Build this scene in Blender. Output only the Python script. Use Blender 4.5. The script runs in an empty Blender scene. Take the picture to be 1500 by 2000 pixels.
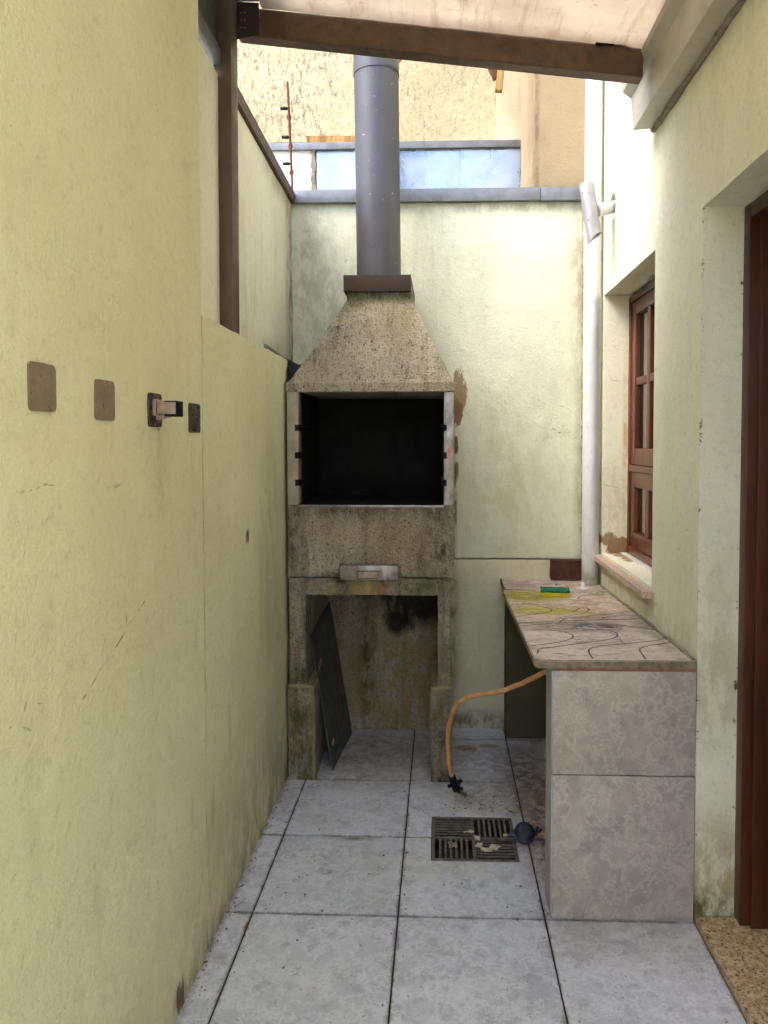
import bpy, bmesh, math, random
from mathutils import Vector, Matrix, noise
random.seed(7)
sc = bpy.context.scene
COL = sc.collection
R = math.radians

# ------------------------------------------------------------------ camera, sky, sun, exposure
cam_d = bpy.data.cameras.new('camera'); cam = bpy.data.objects.new('camera', cam_d); COL.objects.link(cam)
cam.location = (0, 0, 1.46)
cam.rotation_euler = (R(90) - math.atan(49/1435), 0, math.atan(50/1435))
cam_d.sensor_width = 36; cam_d.sensor_fit = 'AUTO'; cam_d.lens = 36*1435/2000
cam_d.shift_x = -61/2000; cam_d.shift_y = -90/2000
cam_d.clip_start = .02; cam_d.clip_end = 3000
sc.camera = cam
w = bpy.data.worlds.new('World'); sc.world = w; w.use_nodes = True
wn = w.node_tree; bg = wn.nodes['Background']
sky = wn.nodes.new('ShaderNodeTexSky'); sky.sky_type = 'NISHITA'; sky.sun_disc = False
SUN_EL, SUN_AZ = R(52), R(240)          # azimuth clockwise from +Y: the sun stands high on the left, a little behind the camera
sky.sun_elevation = SUN_EL; sky.sun_rotation = SUN_AZ
sky.air_density = 1.0; sky.dust_density = 3.0; sky.ozone_density = 1.0
wn.links.new(sky.outputs[0], bg.inputs[0]); bg.inputs[1].default_value = .15
sd = bpy.data.lights.new('sun', 'SUN'); sun = bpy.data.objects.new('sun', sd); COL.objects.link(sun)
sd.energy = .5; sd.angle = R(35); sd.color = (1, .98, .95)
sdir = Vector((math.sin(SUN_AZ)*math.cos(SUN_EL), math.cos(SUN_AZ)*math.cos(SUN_EL), math.sin(SUN_EL)))
sun.rotation_euler = sdir.to_track_quat('Z', 'Y').to_euler()
sun.location = (0, -4, 9)
sc.view_settings.view_transform = 'Standard'; sc.view_settings.look = 'None'
sc.view_settings.gamma = 1; sc.view_settings.use_curve_mapping = False
sc.view_settings.exposure = 2.2
sc.cycles.use_adaptive_sampling = True; sc.cycles.adaptive_threshold = .05; sc.cycles.adaptive_min_samples = 12; sc.cycles.use_light_tree = False; sc.cycles.max_bounces = 7; sc.cycles.diffuse_bounces = 5; sc.cycles.caustics_reflective = False; sc.cycles.caustics_refractive = False

# ------------------------------------------------------------------ node helpers
def C(r, g, b):
    f = lambda c: (c/255/12.92 if c <= 10.3 else ((c/255+.055)/1.055)**2.4)
    return (f(r), f(g), f(b), 1)
class M:
    def __init__(s, name, rough=.8, metallic=0, spec=.5):
        s.m = bpy.data.materials.new(name); s.m.use_nodes = True; s.t = s.m.node_tree
        s.b = s.t.nodes['Principled BSDF']; s.b.inputs['Roughness'].default_value = rough
        s.b.inputs['Metallic'].default_value = metallic; s.b.inputs['Specular IOR Level'].default_value = spec
        s.P = s.t.nodes.new('ShaderNodeNewGeometry').outputs['Position']; s.cache = {}
    def set(s, sock, v):
        if hasattr(v, 'is_output') or isinstance(v, bpy.types.NodeSocket): s.t.links.new(v, sock)
        else:
            try: sock.default_value = v
            except Exception: sock.default_value = v[:3]
    def n(s, typ, **k):
        nd = s.t.nodes.new(typ)
        for a, v in k.items(): setattr(nd, a, v)
        return nd
    def math(s, op, a, b=0, c=0, clamp=False):
        nd = s.n('ShaderNodeMath', operation=op, use_clamp=clamp)
        for i, v in enumerate((a, b, c)): s.set(nd.inputs[i], v)
        return nd.outputs[0]
    def v(s, op, a, b=(0, 0, 0)):
        nd = s.n('ShaderNodeVectorMath', operation=op); s.set(nd.inputs[0], a)
        if op == 'SCALE': s.set(nd.inputs[3], b)
        else: s.set(nd.inputs[1], b)
        return nd.outputs['Value'] if op in ('LENGTH', 'DOT_PRODUCT', 'DISTANCE') else nd.outputs[0]
    def noise(s, scale=5, detail=4, rough=.55, vec=None, st=None, dist=0):
        nd = s.n('ShaderNodeTexNoise'); vec = vec if vec is not None else s.P
        if st: vec = s.v('MULTIPLY', vec, st)
        s.set(nd.inputs['Vector'], vec); nd.inputs['Scale'].default_value = scale
        nd.inputs['Detail'].default_value = detail; nd.inputs['Roughness'].default_value = rough
        nd.inputs['Distortion'].default_value = dist
        return nd.outputs[0]
    def vor(s, scale=50, feature='F1', vec=None, st=None, rnd=1):
        nd = s.n('ShaderNodeTexVoronoi', feature=feature); vec = vec if vec is not None else s.P
        if st: vec = s.v('MULTIPLY', vec, st)
        s.set(nd.inputs['Vector'], vec); nd.inputs['Scale'].default_value = scale; nd.inputs['Randomness'].default_value = rnd
        return nd.outputs['Distance'] if feature != 'COL' else nd.outputs['Color']
    def mr(s, v, a, b, c=0, d=1, smooth=False):
        nd = s.n('ShaderNodeMapRange')
        if smooth: nd.interpolation_type = 'SMOOTHSTEP'
        s.set(nd.inputs[0], v)
        for i, x in enumerate((a, b, c, d)): s.set(nd.inputs[i+1], x)
        return nd.outputs[0]
    def mix(s, f, a, b, mode='MIX'):
        nd = s.n('ShaderNodeMix', data_type='RGBA', blend_type=mode)
        s.set(nd.inputs[0], f); s.set(nd.inputs[6], a); s.set(nd.inputs[7], b)
        return nd.outputs[2]
    def blob(s, c, r, amp=.5, ns=14, soft=.15):
        d = s.v('LENGTH', s.v('DIVIDE', s.v('SUBTRACT', s.P, c), r))
        if ns not in s.cache: s.cache[ns] = s.math('SUBTRACT', s.noise(ns, 5, .74, st=(1, 1, .45)), .5)
        d = s.math('ADD', d, s.math('MULTIPLY', s.cache[ns], amp*2.6))
        f = s.mr(d, 1-soft, 1+soft, 1, 0)
        if soft > .35: f = s.math('MULTIPLY', f, s.mr(s.cache[ns], -.07, .09, .3, 1.15))
        return f
    def seg(s, a, b, wd=.002, amp=.01, ns=20):      # a thin wandering crack or scratch from a to b
        a = Vector(a); b = Vector(b); d = b-a
        if 'c%s' % ns not in s.cache:
            nd = s.n('ShaderNodeTexNoise'); s.set(nd.inputs['Vector'], s.P); nd.inputs['Scale'].default_value = ns; nd.inputs['Detail'].default_value = 3
            s.cache['c%s' % ns] = s.v('SUBTRACT', nd.outputs['Color'], (.5, .5, .5)); s.cache['g'] = s.mr(s.noise(30, 2), .42, .55)
        off = s.v('SCALE', s.cache['c%s' % ns], amp*2)
        q = s.v('SUBTRACT', s.v('ADD', s.P, off), tuple(a))
        t = s.math('MULTIPLY', s.v('DOT_PRODUCT', q, tuple(d)), 1/d.length_squared, clamp=True)
        sc_ = s.n('ShaderNodeVectorMath', operation='SCALE'); sc_.inputs[0].default_value = tuple(d); s.set(sc_.inputs[3], t)
        dist = s.v('LENGTH', s.v('SUBTRACT', q, sc_.outputs[0]))
        f = s.mr(dist, wd*.4, wd, 1, 0)
        return s.math('MULTIPLY', f, s.cache['g'])
    def col(s, c): s.set(s.b.inputs['Base Color'], c)
    def rough(s, r): s.set(s.b.inputs['Roughness'], r)
    def bump(s, h, strength=.3, dist=.01):
        nd = s.n('ShaderNodeBump'); nd.inputs['Strength'].default_value = strength; nd.inputs['Distance'].default_value = dist
        s.set(nd.inputs['Height'], h); s.set(s.b.inputs['Normal'], nd.outputs[0]); return nd

def plaster(name, c1, c2, spots=(), segs=(), streak=.35, grain=.5, peel=0, seed=0, rough=.85, dirt=C(116, 104, 80), chips=()):
    m = M(name, rough)
    P = m.v('ADD', m.P, (seed, seed*.7, seed*.3))
    c = m.mix(m.mr(m.noise(1.7, 5, .6, vec=P), .35, .65), c1, c2)
    st = m.math('MULTIPLY', m.mr(m.noise(7, 5, .6, vec=P, st=(1, 1, .16), dist=.3), .5, .78), m.mr(m.noise(2.3, 3, vec=P), .42, .68))
    c = m.mix(m.math('MULTIPLY', st, streak), c, dirt)
    fine = m.noise(38, 4, .7, vec=P)
    c = m.mix(m.mr(fine, .52, .74, 0, .2), c, dirt)
    c = m.mix(m.mr(m.noise(150, 3, .7, vec=P), .35, .7, 0, .12), c, C(90, 86, 66))
    c = m.mix(m.mr(m.noise(120, 3, .6, vec=P), .69, .75, 0, .5), c, C(60, 55, 40))
    for (ce, r, co, k, soft) in spots:
        c = m.mix(m.math('MULTIPLY', m.blob(ce, r, .45 if soft > .3 else .95, 16 if soft > .3 else 30, soft), k), c, co)
    h = m.math('ADD', m.math('MULTIPLY', m.noise(5, 2, .5, vec=P), .9), m.math('MULTIPLY', m.noise(20, 2, .5, vec=P), .12))
    h = m.math('ADD', h, m.math('MULTIPLY', m.noise(240, 1, .6, vec=P), .2*grain))
    h = m.math('ADD', h, m.math('MULTIPLY', m.noise(75, 2, .6, vec=P), .3*grain))
    for (a, b, wd, amp, co, k) in segs:
        sg = m.seg(a, b, wd, amp)
        c = m.mix(m.math('MULTIPLY', sg, k), c, co)
        h = m.math('SUBTRACT', h, m.math('MULTIPLY', sg, .25*k))
    if peel:                                        # blistered paint
        e = m.vor(11, 'DISTANCE_TO_EDGE', vec=m.v('ADD', P, m.v('SCALE', m.n_color(6), .14)))
        msk = m.mr(m.noise(2.2, 3, vec=P), .52, .64)
        cr = m.math('MULTIPLY', m.mr(e, 0, .014, 1, 0), msk)
        cr = m.math('MULTIPLY', cr, m.mr(m.noise(13, 2, vec=P), .45, .6))
        c = m.mix(m.math('MULTIPLY', cr, .45*peel), c, C(120, 112, 85))
        h = m.math('ADD', h, m.math('MULTIPLY', m.math('MULTIPLY', m.noise(28, 3, .6, vec=P, dist=.8), msk), .55*peel))
    for (x, y) in chips:                            # small knocks along a vertical corner
        d = m.v('LENGTH', m.v('MULTIPLY', m.v('SUBTRACT', m.P, (x, y, 0)), (1, 1, 0)))
        k = m.math('MULTIPLY', m.mr(d, .003, .009, 1, 0), m.math('MULTIPLY', m.mr(m.noise(17, 5, .8), .59, .63), m.mr(m.v('DOT_PRODUCT', m.P, (0, 0, 1)), 2.14, 2.15, 1, 0)))
        c = m.mix(k, c, C(84, 68, 46))
    m.col(c); m.bump(h, .7, .014)
    return m.m
def n_color(s, scale):
    nd = s.n('ShaderNodeTexNoise'); s.set(nd.inputs['Vector'], s.P); nd.inputs['Scale'].default_value = scale; nd.inputs['Detail'].default_value = 4
    return s.v('SUBTRACT', nd.outputs['Color'], (.5, .5, .5))
M.n_color = n_color

CREAM1, CREAM2 = C(214, 216, 178), C(203, 206, 170)
DIRT = C(110, 98, 72)
# ---- wall materials
left_segs = []
for k in range(5):
    y = random.uniform(.95, 2.9); z = random.uniform(.25, 1.35)
    an = random.uniform(-1.2, 1.2); L = random.uniform(.03, .16)
    left_segs.append(((-.665, y, z), (-.665, y+L*math.cos(an), z+L*math.sin(an)), .0016, .012, C(80, 74, 58), .8))
for a_, b_ in (((1.12, 1.375), (1.24, 1.383)), ((1.43, 1.362), (1.52, 1.372)), ((1.10, 1.02), (1.16, .99)), ((1.12, 1.0), (1.15, 1.05)), ((1.17, 1.03), (1.22, 1.0)), ((2.12, .55), (2.14, .85)), ((2.30, 1.2), (2.42, 1.16))):
    left_segs.append(((-.665, *a_), (-.665, *b_), .0026, .014, C(110, 102, 76), .5))
left_segs.append(((-.665, 1.33, .98), (-.665, 1.62, 1.10), .0018, .006, C(80, 74, 58), .9))
left_segs.append(((-.665, 1.52, 1.12), (-.665, 1.53, .98), .0018, .006, C(80, 74, 58), .9))
left_spots = [((-.665, 1.0+.22*k+random.uniform(-.1, .1), random.uniform(.25, .75)), (.2, random.uniform(.008, .02), random.uniform(.03, .09)), C(132, 122, 92), .3, .7) for k in range(7)]
left_spots += [((-.665, 2.033, 1), (.1, .0036, 1.4), C(120, 110, 62), .85, .4), ((-.665, 1.4, 1.75), (.3, .5, .5), C(222, 206, 160), .5, .9),
    ((-.665, 1.5, -.02), (.3, .9, .07), C(120, 102, 78), .7, .6), ((-.665, 2.7, -.05), (.3, .9, .34), C(128, 112, 86), .65, .8),
               ((-.665, 1.80, .04), (.2, .02, .035), C(95, 72, 50), .9, .2), ((-.665, 1.83, .03), (.2, .008, .05), C(95, 72, 50), .9, .2),
               ((-.665, 2.5, 1.13), (.2, .022, .022), C(115, 100, 62), .9, .3),
               ((-.665, 2.85, .95), (.3, .12, .5), C(165, 160, 130), .5, .9),  ((-.665, 1.72, 1.40), (.2, .05, .1), C(165, 158, 110), .5, .6)]
m_left = plaster('left_wall_plaster', C(228, 225, 184), C(216, 213, 172), left_spots, left_segs, .35, .75, 0, 3)
m_upleft = plaster('upper_left_plaster', C(236, 235, 212), C(226, 226, 204),
    [((-.74, 3.62, 2.3), (.3, .09, .9), C(150, 128, 98), .85, .6), ((-.74, 3.66, 1.95), (.3, .05, .4), C(110, 108, 62), .8, .6),
     ((-.73, 3.3, 2.62), (.3, .3, .05), C(140, 130, 100), .6, .7), ((-.73, 3.2, 1.84), (.3, .35, .05), C(150, 140, 108), .6, .8)], (), .6, .6, 0, 5)
back_spots = [((.3, 3.7, .866), (.45, .3, .006), C(70, 62, 44), .9, .4), ((-.68, 3.7, 2.35), (.12, .3, .45), C(140, 142, 122), .55, .8), ((-.45, 3.7, 2.1), (.16, .3, .3), C(150, 152, 128), .55, .9),
              ((.69, 3.7, 2.2), (.045, .3, .45), C(158, 128, 92), .6, .6), ((.7, 3.7, 1.3), (.03, .3, .7), C(120, 116, 84), .6, .5),
              ((.35, 3.7, 2.62), (.5, .3, .03), C(120, 118, 96), .5, .6), ((.35, 3.7, 1.25), (.28, .3, .42), C(200, 196, 150), .7, .7),
              ((.088, 3.7, 1.70), (.040, .3, .10), C(160, 136, 104), 1, .08), ((.08, 3.7, 1.60), (.03, .3, .06), C(134, 104, 74), 1, .06),
              ((.072, 3.7, 1.44), (.016, .3, .05), C(120, 96, 66), 1, .2), ((.075, 3.7, 1.3), (.014, .3, .05), C(110, 92, 62), .9, .3),
              ((.07, 3.7, 1.05), (.012, .3, .3), C(70, 62, 44), .8, .4), ((.5, 3.7, .83), (.3, .3, .035), C(105, 96, 66), .6, .6),
              ((.6, 3.7, 1.7), (.16, .3, .4), C(200, 204, 176), .5, .6)]
back_segs = [((.3, 3.7, 2.0), (.62, 3.7, 2.06), .003, .03, C(150, 146, 118), .7), ((.56, 3.7, 2.3), (.73, 3.7, 2.46), .002, .01, C(130, 124, 96), .8),
             ((.48, 3.7, 1.66), (.66, 3.7, 1.62), .004, .03, C(140, 128, 90), .8), ((.5, 3.7, 1.52), (.64, 3.7, 1.5), .004, .03, C(140, 128, 90), .8),
             ((.705, 3.7, .9), (.70, 3.7, 2.6), .0035, .006, C(132, 110, 76), .8), ((.1, 3.7, 1.6), (.6, 3.7, 1.64), .0015, .008, C(150, 146, 118), .6),
             ((-.6, 3.7, 2.2), (-.43, 3.7, 2.42), .002, .012, C(105, 104, 84), .8), ((.15, 3.7, 2.5), (.55, 3.7, 2.55), .002, .03, C(140, 138, 112), .6)]
m_back = plaster('back_wall_plaster', C(234, 235, 212), C(224, 226, 202), back_spots, back_segs, .38, .8, 1, 9)
m_lowback = plaster('back_wall_lower_plaster', C(228, 221, 186), C(218, 210, 174),
    [((.2, 3.7, .02), (.5, .3, .06), C(84, 76, 54), .8, .6), ((.06, 3.7, .5), (.03, .3, .4), C(96, 88, 60), .7, .6)], (), .2, .9, 0, 11)
house_spots = [((.77, 2.9, .68), (.3, .9, .16), C(150, 146, 112), .75, .7), ((.77, 2.2, .05), (.3, .03, .3), C(150, 140, 82), .8, .5),
               ((.86, 3.52, .955), (.06, .3, .055), C(130, 94, 62), 1, .05), ((.8, 3.52, .99), (.05, .3, .03), C(130, 94, 62), .9, .1),
               ((.86, 2.21, .15), (.1, .2, .12), C(150, 138, 96), .4, .8), ((.8, 2.21, .04), (.1, .2, .05), C(92, 84, 46), .85, .5),
               ((.875, 3.52, 1.45), (.012, .3, .35), C(180, 130, 60), .6, .6), ((.82, 3.52, 1.1), (.06, .3, .2), C(176, 160, 116), .5, .7),
               ((.77, 2.3, 2.7), (.3, .5, .25), C(202, 196, 130), .55, .8), ((.82, 2.2, .9), (.06, .3, .25), C(170, 160, 112), .5, .8)]
house_segs = [((.8, 3.525, 1.75), (.87, 3.525, 1.73), .002, .006, C(140, 128, 90), .8), ((.78, 3.525, 1.25), (.85, 3.525, 1.235), .002, .006, C(140, 128, 90), .8),
              ((.77, 2.3, 1.18), (.77, 2.45, 1.2), .0016, .012, C(150, 146, 120), .8), ((.77, 2.35, 1.12), (.77, 2.42, 1.1), .0016, .01, C(150, 146, 120), .8)]
m_house = plaster('house_plaster', C(238, 236, 212), C(230, 228, 202), house_spots, house_segs, .25, .55, 0, 15, chips=((.77, 2.213), (.886, 2.213)))
m_tan = plaster('tan_plaster', C(172, 152, 122), C(158, 138, 110), [((.62, 3.94, 2.74), (.16, .3, .05), C(96, 96, 40), .8, .8), ((.5, 3.94, 3.2), (.012, .3, 1), C(110, 92, 66), .8, .8)],
    [((.52, 3.94, 3.0), (.6, 3.94, 3.12), .0025, .01, C(120, 100, 72), .9)], .35, .9, 0, 21)
def yellow_wall():
    m = M('yellow_rough_plaster', .9)
    c = m.mix(m.mr(m.noise(1.3, 4), .35, .65), C(212, 200, 164), C(196, 182, 144))
    st = m.noise(34, 6, .8, st=(1, 1, .5), dist=.25)
    msk = m.mr(m.blob((-1.2, 5.5, 4.2), (1.25, 1, .75), .3, 3, .55), 0, 1, .18, 1)
    c = m.mix(m.math('MULTIPLY', m.mr(st, .46, .62), msk), c, C(112, 104, 90))
    h = m.math('ADD', m.noise(30, 5, .7, dist=.8), m.math('MULTIPLY', m.noise(110, 3), .4))
    m.col(c); m.bump(h, .9, .02); return m.m
m_yellow = yellow_wall()
m_pale = plaster('pale_pilaster', C(204, 190, 164), C(192, 176, 150), (), (), .3, .5, 0, 25)
def concrete():
    m = M('gritty_concrete', .92)
    c = m.mix(m.mr(m.noise(4, 5, .6), .35, .65), C(214, 202, 178), C(192, 178, 154))
    c = m.mix(m.mr(m.noise(20, 6, .75, st=(1, 1, .10)), .5, .68, 0, .6), c, C(112, 94, 74))
    c = m.mix(m.mr(m.noise(5, 6, .7, st=(1, 1, .4)), .5, .7, 0, .6), c, C(118, 96, 72))
    pit = m.noise(120, 4, .7); pit2 = m.noise(62, 5, .8, st=(1, 1, .7))
    c = m.mix(m.mr(pit, .54, .62, 0, .7), c, C(62, 50, 38))
    c = m.mix(m.mr(pit2, .57, .63, 0, .75), c, C(56, 46, 34))
    c = m.mix(m.mr(m.noise(170, 3, .7), .56, .64, 0, .75), c, C(226, 212, 182))
    G1, G2, DK = C(116, 122, 40), C(58, 66, 22), C(58, 48, 34)
    for (ce, r, co, k, soft) in [
        ((-.17, 3.25, 2.0), (.05, .3, .12), C(150, 148, 84), .5, .9), ((-.28, 3.2, 2.1), (.2, .3, .035), C(88, 80, 44), .7, .6),
        ((-.39, 3.2, 2.08), (.05, .3, .05), C(116, 118, 52), .8, .7), 
        ((.0, 3.1, 1.02), (.07, .3, .16), DK, .8, .7), ((-.63, 3.1, 1.05), (.05, .3, .2), DK, .7, .7), ((-.3, 3.1, 1.16), (.4, .3, .035), C(92, 70, 52), .6, .8),
        ((-.1, 3.1, .93), (.03, .3, .1), DK, .6, .8), ((-.5, 3.1, 1.05), (.09, .3, .06), C(216, 178, 148), .45, .9), ((-.2, 3.1, 1.0), (.12, .3, .1), C(190, 150, 118), .5, .9),
        ((-.47, 3.1, .885), (.06, .3, .02), G2, .8, .6), ((-.42, 3.1, .84), (.12, .3, .05), G2, .85, .5), ((-.08, 3.1, .84), (.1, .3, .045), C(92, 96, 38), .8, .6),
        ((-.32, 3.1, .84), (.075, .3, .05), C(222, 190, 126), .9, .4), ((-.255, 3.1, .83), (.022, .3, .06), C(178, 96, 26), .95, .5), ((-.47, 3.1, .835), (.03, .3, .03), C(196, 174, 120), .8, .5),
        ((-.645, 3.1, .5), (.03, .3, .3), C(74, 64, 40), .6, .7), ((-.58, 3.1, .65), (.02, .3, .3), G2, .7, .7), ((.01, 3.1, .6), (.03, .3, .3), C(90, 88, 62), .6, .8),
        ((-.6, 3.1, .12), (.12, .6, .34), C(126, 110, 58), .8, .5), ((0.01, 3.1, .12), (.1, .6, .34), C(132, 114, 66), .8, .5), ((-.6, 3.1, .45), (.08, .3, .05), G2, .8, .6), ((-.6, 3.1, .408), (.08, .3, .007), C(190, 178, 130), .9, .3), ((.005, 3.1, .408), (.08, .3, .007), C(190, 178, 130), .9, .3), ((-.545, 3.1, .2), (.006, .02, .3), C(186, 176, 128), .8, .4), ((-.59, 3.1, .1), (.03, .3, .05), C(44, 40, 18), .8, .5), ((.01, 3.1, .2), (.03, .3, .04), C(52, 44, 24), .7, .5), ((-.61, 3.1, .28), (.04, .3, .04), G2, .6, .6),  # thin pale rims on the foot blocks paint dust and lit edges
        ((-.55, 3.1, .3), (.006, .2, .2), G1, .5, .7), ((0.0, 3.1, .02), (.12, .3, .035), C(30, 28, 16), .9, .4),
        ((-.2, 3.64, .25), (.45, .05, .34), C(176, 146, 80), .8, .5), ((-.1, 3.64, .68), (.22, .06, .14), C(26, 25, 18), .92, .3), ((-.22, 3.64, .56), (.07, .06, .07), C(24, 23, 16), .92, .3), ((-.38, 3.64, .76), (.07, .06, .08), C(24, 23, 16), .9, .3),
        ((-.37, 3.64, .4), (.04, .06, .4), C(52, 38, 20), .8, .6)]:
        c = m.mix(m.math('MULTIPLY', m.blob(ce, r, .55, 22, soft), k), c, co)
    h = m.math('ADD', m.math('MULTIPLY', pit, -1), m.math('MULTIPLY', pit2, -1.4))
    m.col(c); m.bump(h, 1, .016); return m.m
m_conc = concrete()
def tile_mat(name, a, b, vein, dirt=True, rough=.3):
    m = M(name, rough, spec=.5)
    oi = m.n('ShaderNodeObjectInfo')
    off = m.n('ShaderNodeCombineXYZ')
    for i, k in enumerate((37, 91, 53)): m.set(off.inputs[i], m.math('MULTIPLY', oi.outputs['Random'], k))
    P = m.v('ADD', m.P, off.outputs[0])
    n1 = m.noise(8, 6, .72, vec=P, dist=.2)
    c = m.mix(m.mr(n1, .38, .62), a, b)
    n2 = m.noise(13, 6, .72, vec=P, dist=.25)
    c = m.mix(m.mr(m.math('ABSOLUTE', m.math('SUBTRACT', n2, .5)), 0, .035, .75, 0), c, vein)
    c = m.mix(m.mr(m.noise(26, 5, .8, vec=P), .53, .64, 0, .5), c, tuple(x*.7 for x in b[:3])+(1,))
    c = m.mix(m.mr(m.noise(70, 4, .7, vec=P), .63, .68, 0, .5), c, C(110, 104, 100))
    c = m.mix(m.mr(m.noise(210, 2, vec=P), .73, .76, 0, .8), c, C(60, 55, 52))
    if dirt:
        c = m.mix(m.mr(m.noise(3, 5, .7), .52, .75, 0, .22), c, C(140, 132, 118))
        for (ce, r, co, k, soft) in [
            ((.40, 2.75, 0), (.10, .5, .2), C(128, 80, 48), .9, .6), ((.37, 3.2, 0), (.12, .26, .2), C(96, 72, 62), .9, .6), ((.2, 3.0, 0), (.18, .12, .2), C(140, 128, 92), .75, .7),
            ((.12, 3.45, 0), (.05, .035, .2), C(150, 88, 30), .9, .3), ((.23, 3.48, 0), (.045, .02, .2), C(140, 92, 52), .8, .3), ((.17, 3.3, 0), (.22, .3, .2), C(112, 108, 104), .6, .7),
            ((.17, 2.87, 0), (.1, .03, .2), C(160, 152, 120), .6, .6), ((-.585, 2.15, 0), (.006, .03, .2), C(180, 100, 30), .9, .5), ((.1, 2.95, 0), (.03, .04, .2), C(100, 92, 60), .7, .7),
            ((-.35, 3.4, 0), (.40, .30, .2), C(128, 110, 86), .75, .6), ((.1, 2.48, 0), (.35, .08, .2), C(172, 172, 148), .4, .7), ((-.32, 2.64, 0), (.09, .012, .2), C(104, 98, 88), .7, .6),
            ((-.62, 2.0, 0), (.022, .02, .2), C(150, 134, 126), .7, .4), ((.6, 2.2, 0), (.25, .14, .2), C(150, 138, 122), .45, .8), ((-.665, 2.5, 0), (.012, 2, .2), C(96, 86, 70), .7, .7),  # soft brown spot at the counter's foot paints its shade onto the tiles
            ((-.63, 2.95, 0), (.04, .1, .2), C(120, 122, 100), .5, .8)]:
            c = m.mix(m.math('MULTIPLY', m.blob(ce, r, .6, 26, soft), k), c, co)
        for (a_, b_) in [((.2, 2.98, 0), (.32, 2.9, 0)), ((.12, 2.96, 0), (.2, 2.88, 0)), ((.32, 3.2, 0), (.44, 3.14, 0)), ((.33, 3.25, 0), (.42, 3.28, 0)), ((.35, 2.55, 0), (.36, 2.4, 0)), ((-.65, 2.22, 0), (-.6, 2.3, 0)), ((.25, 2.88, 0), (.33, 2.82, 0))]:
            c = m.mix(m.math('MULTIPLY', m.seg(a_, b_, .006, .03), .8), c, C(104, 62, 34))
    if dirt:                                        # grime creeping out of the joints
        sx = m.n('ShaderNodeSeparateXYZ'); m.set(sx.inputs[0], m.P); g_ = None
        for ax, o_, p_ in ((0, .581, .4505), (1, -2.207+.4495*12, .4495)):
            q = m.math('FRACT', m.math('DIVIDE', m.math('ADD', sx.outputs[ax], o_), p_))
            q = m.math('MULTIPLY', m.math('MINIMUM', q, m.math('SUBTRACT', 1, q)), p_)
            g_ = q if g_ is None else m.math('MINIMUM', g_, q)
        g_ = m.math('ADD', g_, m.math('MULTIPLY', m.math('SUBTRACT', m.noise(14, 5, .75), .47), .05))
        c = m.mix(m.mr(g_, .002, .011, .6, 0), c, C(104, 96, 84))
        c = m.mix(m.mr(m.noise(55, 3, .7), .66, .69, 0, .7), c, C(96, 88, 78))
    m.col(c); m.rough(m.mr(m.noise(11, 5, .6, vec=P), .3, .7, rough*.75, rough*1.6))
    m.bump(m.noise(60, 3, vec=P), .06, .004); return m.m
m_tile = tile_mat('floor_tile_glaze', C(216, 217, 224), C(188, 190, 198), C(232, 232, 238))
m_ctile = tile_mat('shaded_counter_tile_glaze', C(176, 166, 154), C(156, 146, 135), C(190, 182, 170), False, .4)  # darker, warmer copy of the floor tile: the support's shade is in its colour
def simple(name, c, rough=.5, metal=0, c2=None, ns=12, bump=0, bs=60, spec=.5, st=None):
    m = M(name, rough, metal, spec)
    c2 = c2 or tuple(x*.72 for x in c[:3])+(1,)
    m.col(m.mix(m.mr(m.noise(ns, 5, .65, st=st), .38, .68), c, c2))
    m.rough(m.mr(m.noise(ns*1.7, 4), .3, .7, max(rough-.1, .03), min(rough+.12, 1)))
    if bump: m.bump(m.noise(bs, 4, .6), bump, .006)
    return m.m
m_grout = simple('grout', C(70, 60, 52), .95, 0, C(40, 34, 30), 20, .4, 200)
m_black = simple('soot_black', C(18, 16, 14), .75, 0, C(8, 8, 7), 7, .5, 60, spec=.2)
m_steel = simple('stained_steel', C(160, 154, 146), .38, .8, C(104, 92, 80), 22, st=(1, 1, .4))
m_darksteel = simple('worn_steel_edge', C(120, 114, 104), .4, .7, C(84, 76, 66), 40)
m_ruststeel = simple('rust_speckled_steel', C(168, 160, 144), .4, .5, C(140, 92, 50), 45)
m_steelw = simple('painted_pale_strip', C(166, 160, 140), .5, .2, C(142, 134, 114), 14)
m_brown = simple('brown_painted_steel', C(92, 66, 46), .5, .1, C(66, 48, 34), 26, .25, 120)
m_darkmetal = simple('dark_brown_metal', C(66, 52, 44), .45, .4, C(50, 40, 36), 10)
m_olive = simple('post_paint', C(92, 76, 60), .5, .1, C(78, 64, 50), 8)
m_chim = simple('grey_enamel', C(74, 74, 82), .42, .2, C(66, 66, 73), 5, .12, 9)
def chimm():
    m = M('grey_enamel_pipe', .42, .2)
    c = m.mix(m.mr(m.noise(6, 4), .35, .7), C(76, 76, 84), C(66, 66, 73))
    c = m.mix(m.mr(m.noise(9, 5, .7, st=(1, 1, .1)), .55, .75, 0, .35), c, C(96, 92, 90))
    c = m.mix(m.mr(m.noise(70, 2, .6), .73, .75), c, C(190, 190, 194))
    m.col(c); m.rough(m.mr(m.noise(8, 4, st=(1, 1, .3)), .3, .7, .34, .55)); m.bump(m.noise(7, 2), .15, .01); return m.m
m_chim = chimm()
m_galv = simple('galvanized_steel', C(128, 132, 138), .42, .6, C(112, 110, 112), 14, .15, 60)
m_gutter = simple('gutter_paint', C(190, 184, 170), .45, .1, C(168, 164, 152), 6)
m_pvc = plaster('white_pvc', C(220, 222, 224), C(204, 206, 204), [((.72, 3.52, .80), (.2, .2, .05), C(120, 116, 96), .7, .8)], (), .25, .1, 0, 51, .4)
m_foil = simple('silver_flue', C(214, 212, 214), .36, .25, C(196, 194, 196), 10)
m_rubber = simple('black_rubber', C(20, 20, 21), .8, 0, C(12, 12, 13), 20, spec=.3)
m_board = simple('dark_green_sheet', C(64, 74, 68), .4, .1, C(40, 46, 44), 16, .2, 80, st=(1, 1, .3))
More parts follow.
